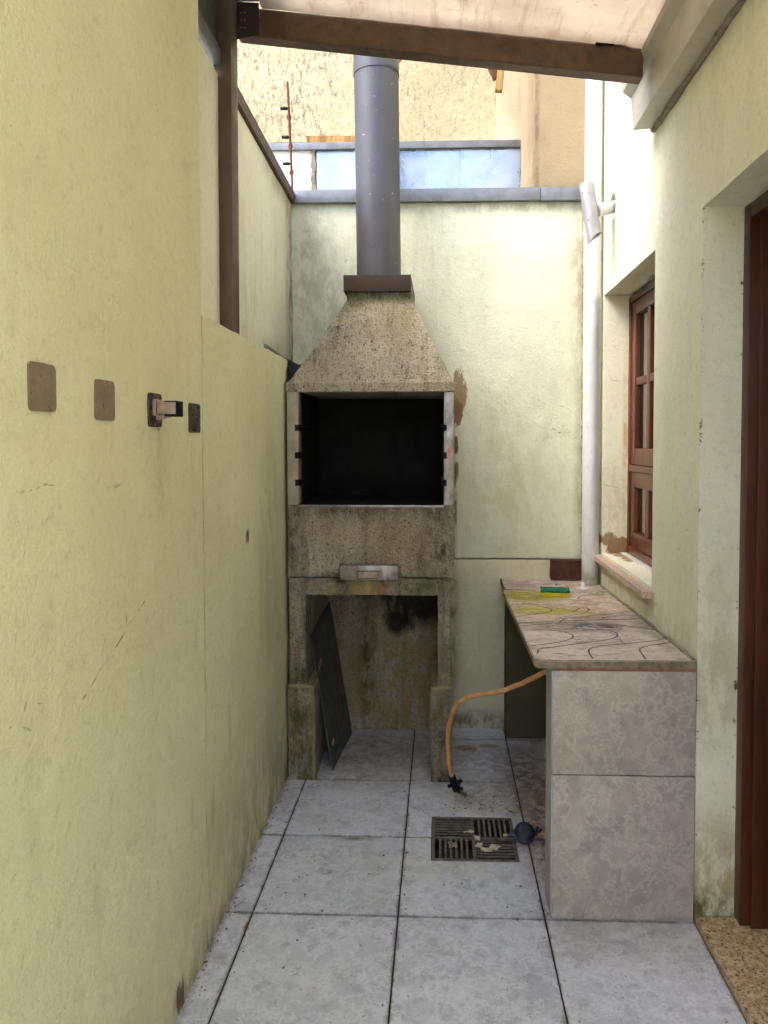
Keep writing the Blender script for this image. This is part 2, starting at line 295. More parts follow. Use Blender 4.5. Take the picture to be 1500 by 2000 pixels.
m_hose = simple('orange_hose', C(218, 162, 108), .5, 0, C(184, 124, 76), 26)
m_reg = simple('regulator_grey', C(52, 60, 66), .38, .3, C(40, 46, 52), 30)
m_brass = simple('dull_brass', C(150, 140, 100), .4, .8)
m_iron = simple('drain_iron', C(134, 126, 118), .6, .4, C(84, 74, 66), 40, .3, 200)
m_wood = None
def wood(name, a, b, gl=.35):
    m = M(name, gl); g = m.noise(22, 6, .65, st=(1, 1, .06), dist=.6)
    c = m.mix(m.mr(g, .42, .60), a, b)
    c = m.mix(m.mr(m.noise(4, 4), .5, .8, 0, .45), c, C(60, 32, 18))
    m.col(c); m.bump(g, .15, .004); return m.m
m_wood = wood('red_brown_wood', C(104, 56, 34), C(78, 40, 24))
m_dwood = wood('dark_door_wood', C(80, 38, 24), C(56, 27, 17), .38)
m_owood = wood('weathered_wood', C(176, 140, 84), C(130, 96, 54), .8)
def granite():
    m = M('yellow_granite', .35)
    c = m.mix(m.mr(m.noise(60, 4, .7), .42, .58), C(204, 182, 150), C(166, 136, 94))
    c = m.mix(m.mr(m.noise(110, 3, .7), .57, .62), c, C(84, 62, 40))
    c = m.mix(m.mr(m.noise(150, 2, .6), .64, .68), c, C(226, 208, 180))
    c = m.mix(m.mr(m.noise(75, 2), .66, .69), c, C(34, 30, 26))
    m.col(c); return m.m
m_gran = granite()
def sillm():
    m = M('pink_granite', .5)
    c = m.mix(m.mr(m.noise(90, 4, .7), .42, .6), C(206, 184, 166), C(170, 142, 122))
    c = m.mix(m.mr(m.noise(140, 3, .7), .6, .66), c, C(96, 76, 64)); m.col(c); return m.m
m_sill = sillm()
m_white = simple('white_marble', C(226, 222, 214), .4)
def roofm():
    m = M('stained_translucent_sheet', .6)
    c = m.mix(m.mr(m.noise(3, 5, .65), .35, .7), C(212, 198, 176), C(182, 164, 142))
    c = m.mix(m.mr(m.noise(34, 3, .7), .62, .74, 0, .55), c, C(140, 96, 70))
    c = m.mix(m.mr(m.noise(7, 3, st=(1, .1, 1)), .55, .65, 0, .3), c, C(214, 204, 190))
    c = m.mix(m.mr(m.noise(18, 6, .7, st=(1, .12, 1)), .5, .62, 0, .45), c, C(150, 124, 98))
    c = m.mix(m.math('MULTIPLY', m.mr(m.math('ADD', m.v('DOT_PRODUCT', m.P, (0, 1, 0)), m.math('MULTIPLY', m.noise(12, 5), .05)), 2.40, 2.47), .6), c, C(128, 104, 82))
    m.col(c)
    tr = m.n('ShaderNodeBsdfTranslucent'); m.set(tr.inputs[0], c)
    mx = m.n('ShaderNodeMixShader'); mx.inputs[0].default_value = .78
    m.t.links.new(m.b.outputs[0], mx.inputs[1]); m.t.links.new(tr.outputs[0], mx.inputs[2])
    m.t.links.new(mx.outputs[0], m.t.nodes['Material Output'].inputs[0]); return m.m
m_roof = roofm()
def glassm():
    m = M('window_glass', .04); m.b.inputs['Transmission Weight'].default_value = 1; m.b.inputs['IOR'].default_value = 1.45
    m.b.inputs['Base Color'].default_value = (.86, .9, .88, 1); return m.m
m_glass = glassm()
m_curtain = simple('curtain_cloth', C(138, 137, 124), .9, 0, C(118, 116, 106), 5, .2, 30, st=(1, 1, .1))
m_room = simple('room_paint', C(120, 116, 104), .9)
m_brick = simple('dark_brick', C(84, 46, 34), .85, 0, C(56, 32, 26), 30, .6, 120)
m_hole = simple('broken_brick', C(140, 108, 84), .95, 0, C(96, 70, 52), 40, 1, 90)
m_patch = simple('brown_adhesive_plate', C(132, 112, 90), .35, .1, C(116, 96, 76), 30)
m_patchd = simple('dark_adhesive_plate', C(74, 62, 46), .3, .1, C(54, 46, 36), 60, .6, 120, st=(1, 1, .3))
m_clip = simple('aged_white_plastic', C(160, 138, 122), .35, 0, C(128, 100, 84), 60)
m_terra = simple('terracotta_mortar', C(156, 112, 84), .95, 0, C(128, 92, 70), 40, .8, 120)
m_gravel = simple('pale_paving', C(176, 170, 158), .95, 0, C(150, 144, 132), 3, .5, 40)
m_sheet = simple('bright_metal_sheet', C(176, 182, 192), .3, .85, C(150, 166, 190), 4, .04, 8)
m_wplas = simple('white_parapet', C(228, 228, 222), .8, 0, C(214, 214, 208), 5, .2)
m_rust = simple('rusty_iron', C(122, 72, 52), .8, .2, C(88, 48, 34), 40, .4, 200)
m_green = simple('green_scourer', C(38, 120, 88), .9, 0, C(24, 88, 66), 120, .9, 300)
m_foam = simple('yellow_foam', C(204, 190, 40), .9, 0, C(176, 160, 28), 60, .5, 200)
m_paper = simple('wet_paper', C(214, 200, 182), .8, 0, C(176, 158, 140), 60, .5, 120)
m_red = simple('faded_red_print', C(160, 104, 94), .4, .5, C(168, 146, 136), 70)
def counterm():
    m = M('stained_marble_counter', .5)
    c = m.mix(m.mr(m.noise(5, 6, .65, dist=.6), .35, .65), C(226, 210, 198), C(192, 174, 162))
    c = m.mix(m.mr(m.noise(12, 6, .75, st=(.6, 1.6, 1), dist=.8), .54, .7, 0, .7), c, C(106, 92, 94))
    bt = m.mr(m.noise(1, 0, vec=m.P), 0, 1)
    for (ce, r, co, k, soft) in [
        ((.5, 3.05, .78), (.35, .36, .2), C(164, 134, 92), .75, .4), ((.38, 3.25, .78), (.14, .13, .2), C(150, 142, 20), 1, .34), ((.4, 2.93, .78), (.15, .07, .2), C(170, 158, 24), 1, .34),
        ((.53, 2.88, .78), (.09, .05, .2), C(170, 158, 54), .8, .6), ((.72, 3.35, .78), (.07, .1, .2), C(110, 116, 34), .8, .6), ((.55, 2.66, .78), (.22, .08, .2), C(80, 64, 68), .95, .6),
        ((.6, 2.8, .78), (.12, .04, .2), C(100, 84, 80), .7, .6), ((.35, 2.72, .78), (.1, .08, .2), C(176, 160, 110), .6, .7), ((.74, 2.55, .78), (.03, .3, .2), C(118, 116, 60), .7, .8),
        ((.55, 2.42, .78), (.1, .08, .2), C(140, 130, 134), .6, .8), ((.5, 3.55, .78), (.4, .12, .2), C(150, 124, 98), .8, .4), ((.28, 2.22, .78), (.04, .05, .2), C(150, 96, 74), .6, .5)]:
        c = m.mix(m.math('MULTIPLY', m.blob(ce, r, .6, 14, soft), k), c, co)
    c = m.mix(m.mr(m.noise(60, 4, .7), .6, .68, 0, .7), c, C(84, 72, 58))
    c = m.mix(m.mr(m.noise(24, 5, .8, st=(.6, 1.5, 1)), .54, .62, 0, .65), c, C(98, 84, 84))
    c = m.mix(m.mr(m.noise(30, 5, .8, st=(.7, 1.5, 1), vec=m.v('ADD', m.P, (5, 5, 5))), .55, .62, 0, .6), c, C(232, 224, 216))
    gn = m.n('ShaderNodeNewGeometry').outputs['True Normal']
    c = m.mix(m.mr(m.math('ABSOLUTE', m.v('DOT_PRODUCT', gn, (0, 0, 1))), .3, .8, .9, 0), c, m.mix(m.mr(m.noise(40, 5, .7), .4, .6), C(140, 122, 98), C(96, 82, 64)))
    m.col(c); m.rough(m.mr(m.noise(9, 4), .3, .7, .35, .7)); m.bump(m.noise(60, 5, .7), .25, .004); return m.m
m_counter = counterm()
m_groove = simple('dark_groove_dirt', C(70, 56, 48), .95, 0, C(140, 124, 112), 30)
m_cgrey = simple('cement_edge', C(150, 140, 124), .9, 0, C(110, 98, 84), 30, .6, 90)
m_shadecem = plaster('shade_dark_cement', C(96, 90, 70), C(74, 68, 52), (), (), .6, 1, 0, 31)  # shade under the counter painted into the rear support as a dark tone
m_bluew = simple('lit_tile_edge', C(186, 190, 196), .45, 0, C(150, 150, 146), 9, st=(1, 1, .3))  # support's lit side: its brightness is put into a paler tile colour

# ------------------------------------------------------------------ object helpers
def link(name, me, mat, parent=None):
    o = bpy.data.objects.new(name, me); COL.objects.link(o)
    if mat and not me.materials: me.materials.append(mat)
    if parent:
        o.parent = parent; o.location = tuple(-c for c in parent.location)
        if parent.rotation_euler.z: raise ValueError
    return o
def done(name, bm, mat, parent=None, smooth=True, ang=32):
    me = bpy.data.meshes.new(name); bmesh.ops.recalc_face_normals(bm, faces=bm.faces); bm.to_mesh(me); bm.free()
    if smooth:
        me.polygons.foreach_set('use_smooth', [True]*len(me.polygons)); me.set_sharp_from_angle(angle=R(ang))
    depth = 0; q = parent
    while q: depth += 1; q = q.parent
    o = bpy.data.objects.new(name, me); COL.objects.link(o); me.materials.append(mat)
    if parent: o.parent = parent; o.location = -world_loc(parent)
    return o
def world_loc(o):
    v = Vector(o.location)
    while o.parent: o = o.parent; v += Vector(o.location)
    return v
def thing(name, label, cat, loc=(0, 0, 0), group=None, kind=None):
    o = bpy.data.objects.new(name, None); COL.objects.link(o); o.location = loc; o.empty_display_size = .05
    if kind: o['kind'] = kind
    else: o['label'] = label; o['category'] = cat
    if group: o['group'] = group
    return o
def tag(o, label, cat, group=None):
    o['label'] = label; o['category'] = cat
    if group: o['group'] = group
    return o
def reorigin(o, loc):       # move a one-mesh thing's origin to its own base
    loc = Vector(loc); o.data.transform(Matrix.Translation(-loc)); o.location = loc; return o
def box(bm, x0, x1, y0, y1, z0, z1, bev=0, mat=None):
    r = bmesh.ops.create_cube(bm, size=1)['verts']
    for v in r:
        v.co = Vector((x0+(v.co.x+.5)*(x1-x0), y0+(v.co.y+.5)*(y1-y0), z0+(v.co.z+.5)*(z1-z0)))
    if mat: bmesh.ops.transform(bm, matrix=mat, verts=r)
    if bev:
        es = list({e for v in r for e in v.link_edges})
        bmesh.ops.bevel(bm, geom=es, offset=bev, segments=2, affect='EDGES', profile=.6)
    return r
def boxo(name, x0, x1, y0, y1, z0, z1, mat, parent=None, bev=.0015):
    bm = bmesh.new(); box(bm, x0, x1, y0, y1, z0, z1, bev); return done(name, bm, mat, parent)
def rough_box(name, x0, x1, y0, y1, z0, z1, mat, parent=None, step=.03, amp=.003, sc_=14, bev=.004):
    bm = bmesh.new()
    nx, ny, nz = [max(1, round((b-a)/step)) for a, b in ((x0, x1), (y0, y1), (z0, z1))]
    vs = {}
    def V(i, j, k):
        if (i, j, k) not in vs: vs[i, j, k] = bm.verts.new((x0+(x1-x0)*i/nx, y0+(y1-y0)*j/ny, z0+(z1-z0)*k/nz))
        return vs[i, j, k]
    def F(a): bm.faces.new(a)
    for i in range(nx):
        for j in range(ny):
            for k in (0, nz): F([V(i, j, k), V(i+1, j, k), V(i+1, j+1, k), V(i, j+1, k)])
    for i in range(nx):
        for k in range(nz):
            for j in (0, ny): F([V(i, j, k), V(i+1, j, k), V(i+1, j, k+1), V(i, j, k+1)])
    for j in range(ny):
        for k in range(nz):
            for i in (0, nx): F([V(i, j, k), V(i, j+1, k), V(i, j+1, k+1), V(i, j, k+1)])
    wob(bm, amp, sc_); return done(name, bm, mat, parent)
def wob(bm, amp, s=14, seed=0):
    for v in bm.verts:
        n = noise.noise_vector(v.co*s+Vector((seed, 0, 0))) + .5*noise.noise_vector(v.co*s*3)
        v.co += n*amp
def tube(bm, pts, r, seg=12, closed=False, caps=True):
    pts = [Vector(p) for p in pts]; rr = r if isinstance(r, (list, tuple)) else [r]*len(pts)
    rings = []; up = None
    for i, p in enumerate(pts):
        d = (pts[min(i+1, len(pts)-1)]-pts[max(i-1, 0)]).normalized()
        if up is None: up = d.orthogonal().normalized()
        up = (up-d*up.dot(d)).normalized(); s = d.cross(up)
        rings.append([bm.verts.new(p+(up*math.cos(a)+s*math.sin(a))*rr[i]) for a in [2*math.pi*k/seg for k in range(seg)]])
    for a, b in zip(rings, rings[1:]):
        for k in range(seg): bm.faces.new([a[k], a[(k+1) % seg], b[(k+1) % seg], b[k]])
    if caps: bm.faces.new(rings[0][::-1]); bm.faces.new(rings[-1])
    return rings
def smoothpts(pts, n=6):
    P = [Vector(p) for p in pts]; P = [P[0]*2-P[1]]+P+[P[-1]*2-P[-2]]; out = []
    for i in range(1, len(P)-2):
        for k in range(n):
            t = k/n; a, b, c, d = P[i-1:i+3]
            out.append(.5*((2*b)+(c-a)*t+(2*a-5*b+4*c-d)*t*t+(3*b-a-3*c+d)*t**3))
    return out+[P[-2]]
def tubeo(name, pts, r, mat, parent=None, seg=12, caps=True):
    bm = bmesh.new(); tube(bm, pts, r, seg, caps=caps); return done(name, bm, mat, parent, ang=50)
def prism(bm, poly, axis, a, b):    # extrude a 2D polygon along an axis
    def P(p, t): return {'x': (t, p[0], p[1]), 'y': (p[0], t, p[1]), 'z': (p[0], p[1], t)}[axis]
    A = [bm.verts.new(P(p, a)) for p in poly]; B = [bm.verts.new(P(p, b)) for p in poly]
    n = len(poly); bm.faces.new(A[::-1]); bm.faces.new(B)
    for i in range(n): bm.faces.new([A[i], A[(i+1) % n], B[(i+1) % n], B[i]])
    return A+B
def prismo(name, poly, axis, a, b, mat, parent=None, bev=0):
    bm = bmesh.new(); prism(bm, poly, axis, a, b)
    if bev: bmesh.ops.bevel(bm, geom=list(bm.edges), offset=bev, segments=2, affect='EDGES')
    return done(name, bm, mat, parent)
def slab(name, f, ur, vr, th, mat, parent=None, openings=(), step=.05, amp=.0016, s=5):
    """a wall: grid over (u,v) mapped by f(u,v,depth); openings are left out and get reveals"""
    def lines(r, idx):
        n = max(1, round((r[1]-r[0])/step)); L = [r[0]+(r[1]-r[0])*i/n for i in range(n+1)]
        for o in openings:
            for q in o[idx:idx+2]:
                if r[0] < q < r[1]:
                    L = [x for x in L if abs(x-q) > step*.35 or x in r]; L.append(q)
        return sorted(set(L))
    Us, Vs = lines(ur, 0), lines(vr, 2)
    bm = bmesh.new(); vs = {}
    def V(i, j):
        if (i, j) not in vs: vs[i, j] = bm.verts.new((Us[i], Vs[j], 0))
        return vs[i, j]
    for i in range(len(Us)-1):
        for j in range(len(Vs)-1):
            cu, cv = (Us[i]+Us[i+1])/2, (Vs[j]+Vs[j+1])/2
            if any(o[0] < cu < o[1] and o[2] < cv < o[3] for o in openings): continue
            bm.faces.new([V(i, j), V(i+1, j), V(i+1, j+1), V(i, j+1)])
    ex = bmesh.ops.extrude_face_region(bm, geom=list(bm.faces))
    back = {g for g in ex['geom'] if isinstance(g, bmesh.types.BMVert)}
    for v in bm.verts:
        u, q = v.co.x, v.co.y; v.co = Vector(f(u, q, th if v in back else 0))
    es = [e for e in bm.edges if (e.verts[0] in back) != (e.verts[1] in back)]
    bmesh.ops.subdivide_edges(bm, edges=es, cuts=3, use_grid_fill=True)
    for v in bm.verts:
        v.co += noise.noise_vector(v.co*s)*amp + noise.noise_vector(v.co*s*5)*amp*.5
    return done(name, bm, mat, parent)

# ------------------------------------------------------------------ ground and floor
bm = bmesh.new(); box(bm, -900, 900, -900, 900, -.35, -.25); g = done('ground', bm, m_gravel); g['kind'] = 'structure'
floor = thing('floor', '', '', (0, 2, 0), kind='structure')
bm = bmesh.new()      # grout bed with the drain pit left open
px0, px1, py0, py1 = -.022, .262, 2.518, 2.797
X0, X1, Y0, Y1 = -.70, .80, -2.6, 3.72
for (a, b, c, d) in ((X0, px0, Y0, Y1), (px1, X1, Y0, Y1), (px0, px1, Y0, py0), (px0, px1, py1, Y1)): box(bm, a, b, c, d, -.24, -.0045)
box(bm, px0-.001, px1+.001, py0-.001, py1+.001, -.24, -.12)
done('grout_bed', bm, m_grout, floor)
xs = [-.672, -.581, -.130, .320, .771]; ys = [2.207+.4495*k for k in range(-10, 4)]+[3.71]
for i in range(4):
    for j in range(len(ys)-1):
        if j < 0: continue
        a, b, c, d = xs[i]+.0026, xs[i+1]-.0026, ys[j]+.0028, ys[j+1]-.0028
        gx0, gx1, gy0, gy1 = -.034, .276, 2.508, 2.809
        if i == 2 and c < gy0 < d: poly = [(a, c), (b, c), (b, d), (gx1, d), (gx1, gy0), (gx0, gy0), (gx0, d), (a, d)]
        elif i == 2 and c < gy1 < d: poly = [(a, c), (gx0, c), (gx0, gy1), (gx1, gy1), (gx1, c), (b, c), (b, d), (a, d)]
        else: poly = [(a, c), (b, c), (b, d), (a, d)]
        bm = bmesh.new(); vs = prism(bm, poly, 'z', -.0055, 0)
        top = [e for e in bm.edges if all(abs(v.co.z) < 1e-6 for v in e.verts)]
        bmesh.ops.bevel(bm, geom=top, offset=.0012, segments=2, affect='EDGES')
        dz = random.uniform(-.0004, .0004); tl = random.uniform(-.0006, .0006)
        for v in bm.verts: v.co.z += dz+tl*(v.co.x-a)
        done('floor_tile', bm, m_tile, floor)

# ------------------------------------------------------------------ left boundary wall
lw = thing('boundary_wall', 'long olive cream plaster wall on the left, stepping back above a waist ledge near the grill', 'wall', (-.8, 2, 0))
slab('near_section', lambda u, v, d: (-.665-d, u, v), (-1.1, 2.028), (-.02, 3.4), .28, m_left, lw)
slab('low_section', lambda u, v, d: (-.665-d*.97, u, v-(.012+.004*noise.noise((u*9, 0, 3)) if v > 1.8 else 0)), (2.036, 3.698), (-.02, 1.822), .28, m_left, lw, step=.04)
slab('upper_section', lambda u, v, d: (-.712-.02*(u-2)-d, u, v), (2.032, 3.86), (1.8, 2.64), .22, m_upleft, lw)
def along(y, x): return x-.02*(y-2)
bm = bmesh.new()
for (y0, y1, zz) in ((2.5, 3.80, 2.655),):
    prism(bm, [(along(2.5, -.697), 2.644), (along(2.5, -.697), 2.694), (-.96, 2.705), (-.96, 2.644)], 'y', y0, y1)
    for v in bm.verts:
        if v.co.x > -.9 and v.co.y > 3: v.co.x -= .026
done('coping', bm, m_brown, lw)

# ------------------------------------------------------------------ back wall
bw = thing('back_wall', 'pale green plaster wall across the end, with blistered paint and a grey metal cap', 'wall', (0, 3.8, 0))
slab('upper_plaster', lambda u, v, d: (u, 3.70+d, v), (-.76, .80), (.868, 2.645), .16, m_back, bw, step=.035, amp=.002)
slab('lower_plaster', lambda u, v, d: (u, 3.697+d, v), (-.76, .80), (-.02, .862), .16, m_lowback, bw, step=.05)
for a, b, off in ((-.757, .487, 0), (.489, .80, .003)):
    bm = bmesh.new(); box(bm, a, b, 3.672-off, 3.90, 2.643-off, 2.706-off*.5, .002)
    bmesh.ops.subdivide_edges(bm, edges=[e for e in bm.edges if abs(e.verts[0].co.x-e.verts[1].co.x) > .2], cuts=20)
    wob(bm, .0012, 7); done('coping', bm, m_galv, bw)

# ------------------------------------------------------------------ house wall (right) with window and door
hs = thing('house', 'pale house wall on the right with a wooden window and a dark doorway', 'house', (.9, 2, 0))
hole_c = (3.366, 2.512)
hw = slab('wall', lambda u, v, d: (.770+d, u, v), (-1.1, 5.4), (-.02, 5.2), .25, m_house, hs,
          openings=((2.695, 3.525, .925, 2.135), (1.30, 2.213, -.03, 2.147), (4.24, 5.0, 3.20, 4.6)), step=.05, amp=.0013)
bm = bmesh.new(); tube(bm, [(.74, hole_c[0], hole_c[1]), (.82, hole_c[0], hole_c[1])], .060, 28); cut = done('cutter', bm, m_hole)
wob_b = cut.data
for v in wob_b.vertices: v.co += noise.noise_vector(v.co*30)*.006
cut.location = (0, 0, 0)
md = hw.modifiers.new('b', 'BOOLEAN'); md.object = cut; md.operation = 'DIFFERENCE'; md.solver = 'EXACT'
bpy.context.view_layer.update(); dg = bpy.context.evaluated_depsgraph_get()
nm = bpy.data.meshes.new_from_object(hw.evaluated_get(dg)); nm.set_sharp_from_angle(angle=R(32))
hw.modifiers.clear(); hw.data = nm; nm.name = 'wall'; bpy.data.objects.remove(cut)
for i in range(len(nm.materials)-1, 0, -1): pass
# broken edge of the flue hole
bm = bmesh.new(); rings = []
for k in range(40):
    a = 2*math.pi*k/40; r0 = .056+.004*noise.noise((k*.6, 0, 0)); r1 = .0
    rings.append((a, r0))
outer = [bm.verts.new((.812, hole_c[0]+.064*math.cos(a), hole_c[1]+.064*math.sin(a))) for a, r in rings]
mid = [bm.verts.new((.800, hole_c[0]+.03*math.cos(a), hole_c[1]+.03*math.sin(a))) for a, r in rings]
cc = bm.verts.new((.806, *hole_c))
for k in range(40):
    bm.faces.new([outer[k], outer[(k+1) % 40], mid[(k+1) % 40], mid[k]]); bm.faces.new([mid[k], mid[(k+1) % 40], cc])
wob(bm, .003, 30); done('broken_hole_lining', bm, m_hole, hs)
# dark room behind the window so that the glass looks into a real interior
bm = bmesh.new(); box(bm, 1.03, 2.6, 2.3, 4.1, .3, 2.6)
for fc in [f for f in bm.faces if abs(f.calc_center_median().x-1.03) < .01]: bm.faces.remove(fc)
done('interior', bm, m_room, hs)
# window
wy0, wy1, wz0, wz1 = 2.697, 3.522, .93, 2.132
bm = bmesh.new()
for q in ((wy0, wy0+.03, wz0, wz1), (wy1-.03, wy1, wz0, wz1), (wy0+.03, wy1-.03, wz1-.03, wz1), (wy0+.03, wy1-.03, wz0, wz0+.035), (wy0+.03, wy1-.03, 1.318, 1.348)):
    box(bm, .886, .955, q[0], q[1], q[2], q[3], .002)
wf = done('window', bm, m_wood, hs)
def sash(z0, z1, rows, rail_t, rail_b):
    y0, y1 = wy0+.032, wy1-.032; st = .062; cols = 3; mun = .05
    bm = bmesh.new()
    box(bm, .893, .935, y0, y0+st, z0, z1, .004); box(bm, .893, .935, y1-st, y1, z0, z1, .004)
    box(bm, .893, .935, y0+st, y1-st, z1-rail_t, z1, .004); box(bm, .893, .935, y0+st, y1-st, z0, z0+rail_b, .004)
    iw = (y1-y0-2*st-(cols-1)*mun)/cols; ih = (z1-z0-rail_t-rail_b-(rows-1)*mun*.7)/rows
    for c in range(1, cols): ya = y0+st+c*iw+(c-1)*mun; box(bm, .896, .932, ya, ya+mun, z0+rail_b, z1-rail_t, .004)
    for r in range(1, rows):
        za = z0+rail_b+r*ih+(r-1)*mun*.7
        for c in range(cols): ya = y0+st+c*(iw+mun); box(bm, .897, .931, ya, ya+iw, za, za+mun*.7, .004)
    done('sash', bm, m_wood, wf)
    for c in range(cols):
        for r in range(rows):
            ya = y0+st+c*(iw+mun); za = z0+rail_b+r*(ih+mun*.7)
            boxo('pane', .913, .917, ya-.004, ya+iw+.004, za-.004, za+ih+.004, m_glass, wf, 0)
sash(1.350, 2.100, 2, .06, .075); sash(.967, 1.316, 1, .07, .07)
bm = bmesh.new(); n = 60
A = [bm.verts.new((1.0+.018*math.sin(k*1.3)+.006*math.sin(k*3.1), wy0-.1+1.03*k/n, .6)) for k in range(n+1)]; B = [bm.verts.new(v.co+Vector((0, 0, 1.6))) for v in A]
for k in range(n): bm.faces.new([A[k], A[k+1], B[k+1], B[k]])
bmesh.ops.solidify(bm, geom=list(bm.faces), thickness=.002); done('curtain', bm, m_curtain, wf)
rough_box('sill', .728, .862, 2.66, 3.56, .893, .914, m_sill, wf, .03, .0012, 20)
boxo('inner_sill', .855, .8855, 2.70, 3.52, .915, .929, m_white, wf)
# door
bm = bmesh.new()
box(bm, .888, .975, 2.166, 2.210, 0.021, 2.143, .003); box(bm, .888, .975, 1.303, 1.347, .021, 2.143, .003); box(bm, .888, .975, 1.347, 2.166, 2.10, 2.143, .003)
df = done('door_frame', bm, m_dwood, hs)
boxo('door_stop', .915, .976, 2.150, 2.1655, .022, 2.10, m_dwood, hs, .003)
boxo('door_leaf', .977, 1.017, 1.31, 2.205, .026, 2.14, m_dwood, hs, .002)
rough_box('threshold', .772, 1.1, 1.28, 2.204, -.01, .021, m_gran, hs, .05, .0008, 12)

# ------------------------------------------------------------------ buildings behind
yw = thing('neighbour_building', 'tall rough yellow plaster wall with black mould streaks beyond the back wall', 'building', (-.5, 5.6, 0))
slab('wall', lambda u, v, d: (u, 5.5+d, v), (-4.5, .40), (-.3, 6.2), .3, m_yellow, yw, step=.06, amp=.010, s=7)
bm = bmesh.new()
prism(bm, [(.40, 5.79), (.40, 5.497), (.55, 5.475), (.60, 5.48), (.63, 5.50), (.645, 5.53), (.645, 5.79)], 'z', -.3, 6.2)
done('pilaster', bm, m_pale, yw)
tw = thing('tan_wall', 'tan plaster wall pier rising behind the back wall beside the white downpipe', 'wall', (.6, 4.2, 0))
slab('plaster', lambda u, v, d: (u+.014*noise.noise((0, 0, v*5)) if u < .5 and d == 0 else u, 3.93+d, v), (.487, .768), (-.3, 5.2), .66, m_tan, tw, step=.04, amp=.002)
pa = thing('parapet', 'low parapet faced with shiny metal sheets and a white plastered end behind the back wall', 'wall', (-.3, 4.7, 0))
slab('plaster', lambda u, v, d: (u, 4.61+d, v), (-2.6, -.80), (-.3, 3.262), .16, m_wplas, pa)
boxo('backing', -.80, .525, 4.64, 4.77, -.3, 3.262, m_wplas, pa)
for a, b, t in ((-.775, -.33, .004), (-.328, .115, -.003), (.117, .522, .002)):
    bm = bmesh.new(); box(bm, a, b, 4.612, 4.616, 2.5, 3.262)
    bmesh.ops.subdivide_edges(bm, edges=list(bm.edges), cuts=10, use_grid_fill=True)
    for v in bm.verts: v.co.y += t*noise.noise(v.co*3)+.003*noise.noise(v.co*7+Vector((t*999, 0, 0)))
    done('metal_sheet', bm, m_sheet, pa)
bm = bmesh.new(); n = 24
for k in range(n):
    z = 2.6+k*.028; box(bm, -.807+.004*math.sin(k*2.1), -.780+.005*math.sin(k*1.3+1), 4.598, 4.611, z, z+.028)
wob(bm, .003, 40); done('sealant_strip', bm, m_cgrey, pa)
boxo('coping', -2.6, .545, 4.585, 4.80, 3.262, 3.305, m_galv, pa, .003)
boxo('downturn_edge', .526, .542, 4.59, 4.63, 2.6, 3.262, m_darkmetal, pa, .001)
# tapered timber and pipes lying on the parapet
o = prismo('timber_offcut', [(-.83, 3.308), (-.53, 3.308), (-.30, 3.318), (-.30, 3.345), (-.84, 3.352)], 'y', 4.60, 4.66, m_owood)
tag(reorigin(o, (-.55, 4.63, 3.308)), 'tapered weathered timber lying on the parapet cap left of the chimney', 'board')
for k, (zz, yy) in enumerate(((3.345, 4.70), (3.317, 4.68))):
    o = tubeo('conduit', [(-1.9, yy, zz), (-.72, yy, zz-.004)], .011, m_darkmetal)
    tag(reorigin(o, (-1.3, yy, zz)), ['upper thin dark conduit running along the parapet cap', 'lower thin dark conduit resting on the parapet cap'][k], 'pipe', 'conduits on the parapet cap')
rt = thing('roof_bracket', 'splayed wooden eave bracket hanging below the brown beam, right of the chimney', 'bracket', (.45, 5.3, 4.0))
def beamo(name, a, b, wd, ht, mat, parent):
    a = Vector(a); b = Vector(b); d = b-a; L = d.length
    q = d.to_track_quat('Z', 'Y').to_matrix().to_4x4(); bm = bmesh.new()
    box(bm, -wd/2, wd/2, -ht/2, ht/2, 0, L, .002, Matrix.Translation(a) @ q); return done(name, bm, mat, parent)
beamo('post', (.405, 5.3, 3.93), (.475, 5.3, 4.6), .055, .05, m_owood, rt); beamo('brace', (.392, 5.3, 4.02), (.18, 5.3, 4.45), .045, .05, m_wood, rt)
r2 = thing('roof_strut', 'short diagonal weathered strut just right of the chimney top under the beam', 'bracket', (-.28, 5.35, 4.2))
beamo('strut', (-.43, 5.3, 4.06), (.0, 5.3, 4.5), .08, .05, m_owood, r2)

# ------------------------------------------------------------------ canopy: post, beam, translucent roof
cn = thing('patio_canopy', 'stained translucent patio roof on a brown steel beam and post over the grill', 'canopy', (0, 2.45, 1.81))
boxo('post', -.735, -.676, 2.385, 2.462, 1.80, 3.02, m_olive, cn, .002)
bm = bmesh.new(); prism(bm, [(-.675, 2.801), (.655, 2.641), (.655, 2.737), (-.675, 2.893)], 'y', 2.452, 2.505)
bmesh.ops.bevel(bm, geom=list(bm.edges), offset=.002, segments=2, affect='EDGES'); done('beam', bm, m_brown, cn)
bm = bmesh.new(); prism(bm, [(-.674, 2.785), (-.60, 2.795), (-.60, 2.899), (-.674, 2.904)], 'y', 2.446, 2.4515); done('joint_plate', bm, m_darkmetal, cn)
for k in range(6):
    x = -.662+.012*(k % 2)+.003; z = 2.82+.024*(k//2)
    bm = bmesh.new(); bmesh.ops.create_icosphere(bm, subdivisions=1, radius=.0028, matrix=Matrix.Translation((x, 2.446, z))); done('rivet', bm, m_galv, cn)
boxo('edge_rail', -.75, -.592, .8, 2.450, 2.905, 3.02, m_darkmetal, cn)
n = 56; xs_ = [-.590+(.69+.590)*k/n for k in range(n+1)]
bm = bmesh.new(); yl = [.8+1.65*k/24 for k in range(25)]
def rz(x, y): return 2.878-.1225*(x+.585)+.0006*math.sin(x*46)+.0016*noise.noise((x*6, y*2, 0))+.004
g_ = [[bm.verts.new((x, y, rz(x, y))) for x in xs_] for y in yl]
for j in range(24):
    for i in range(n): bm.faces.new([g_[j][i], g_[j][i+1], g_[j+1][i+1], g_[j+1][i]])
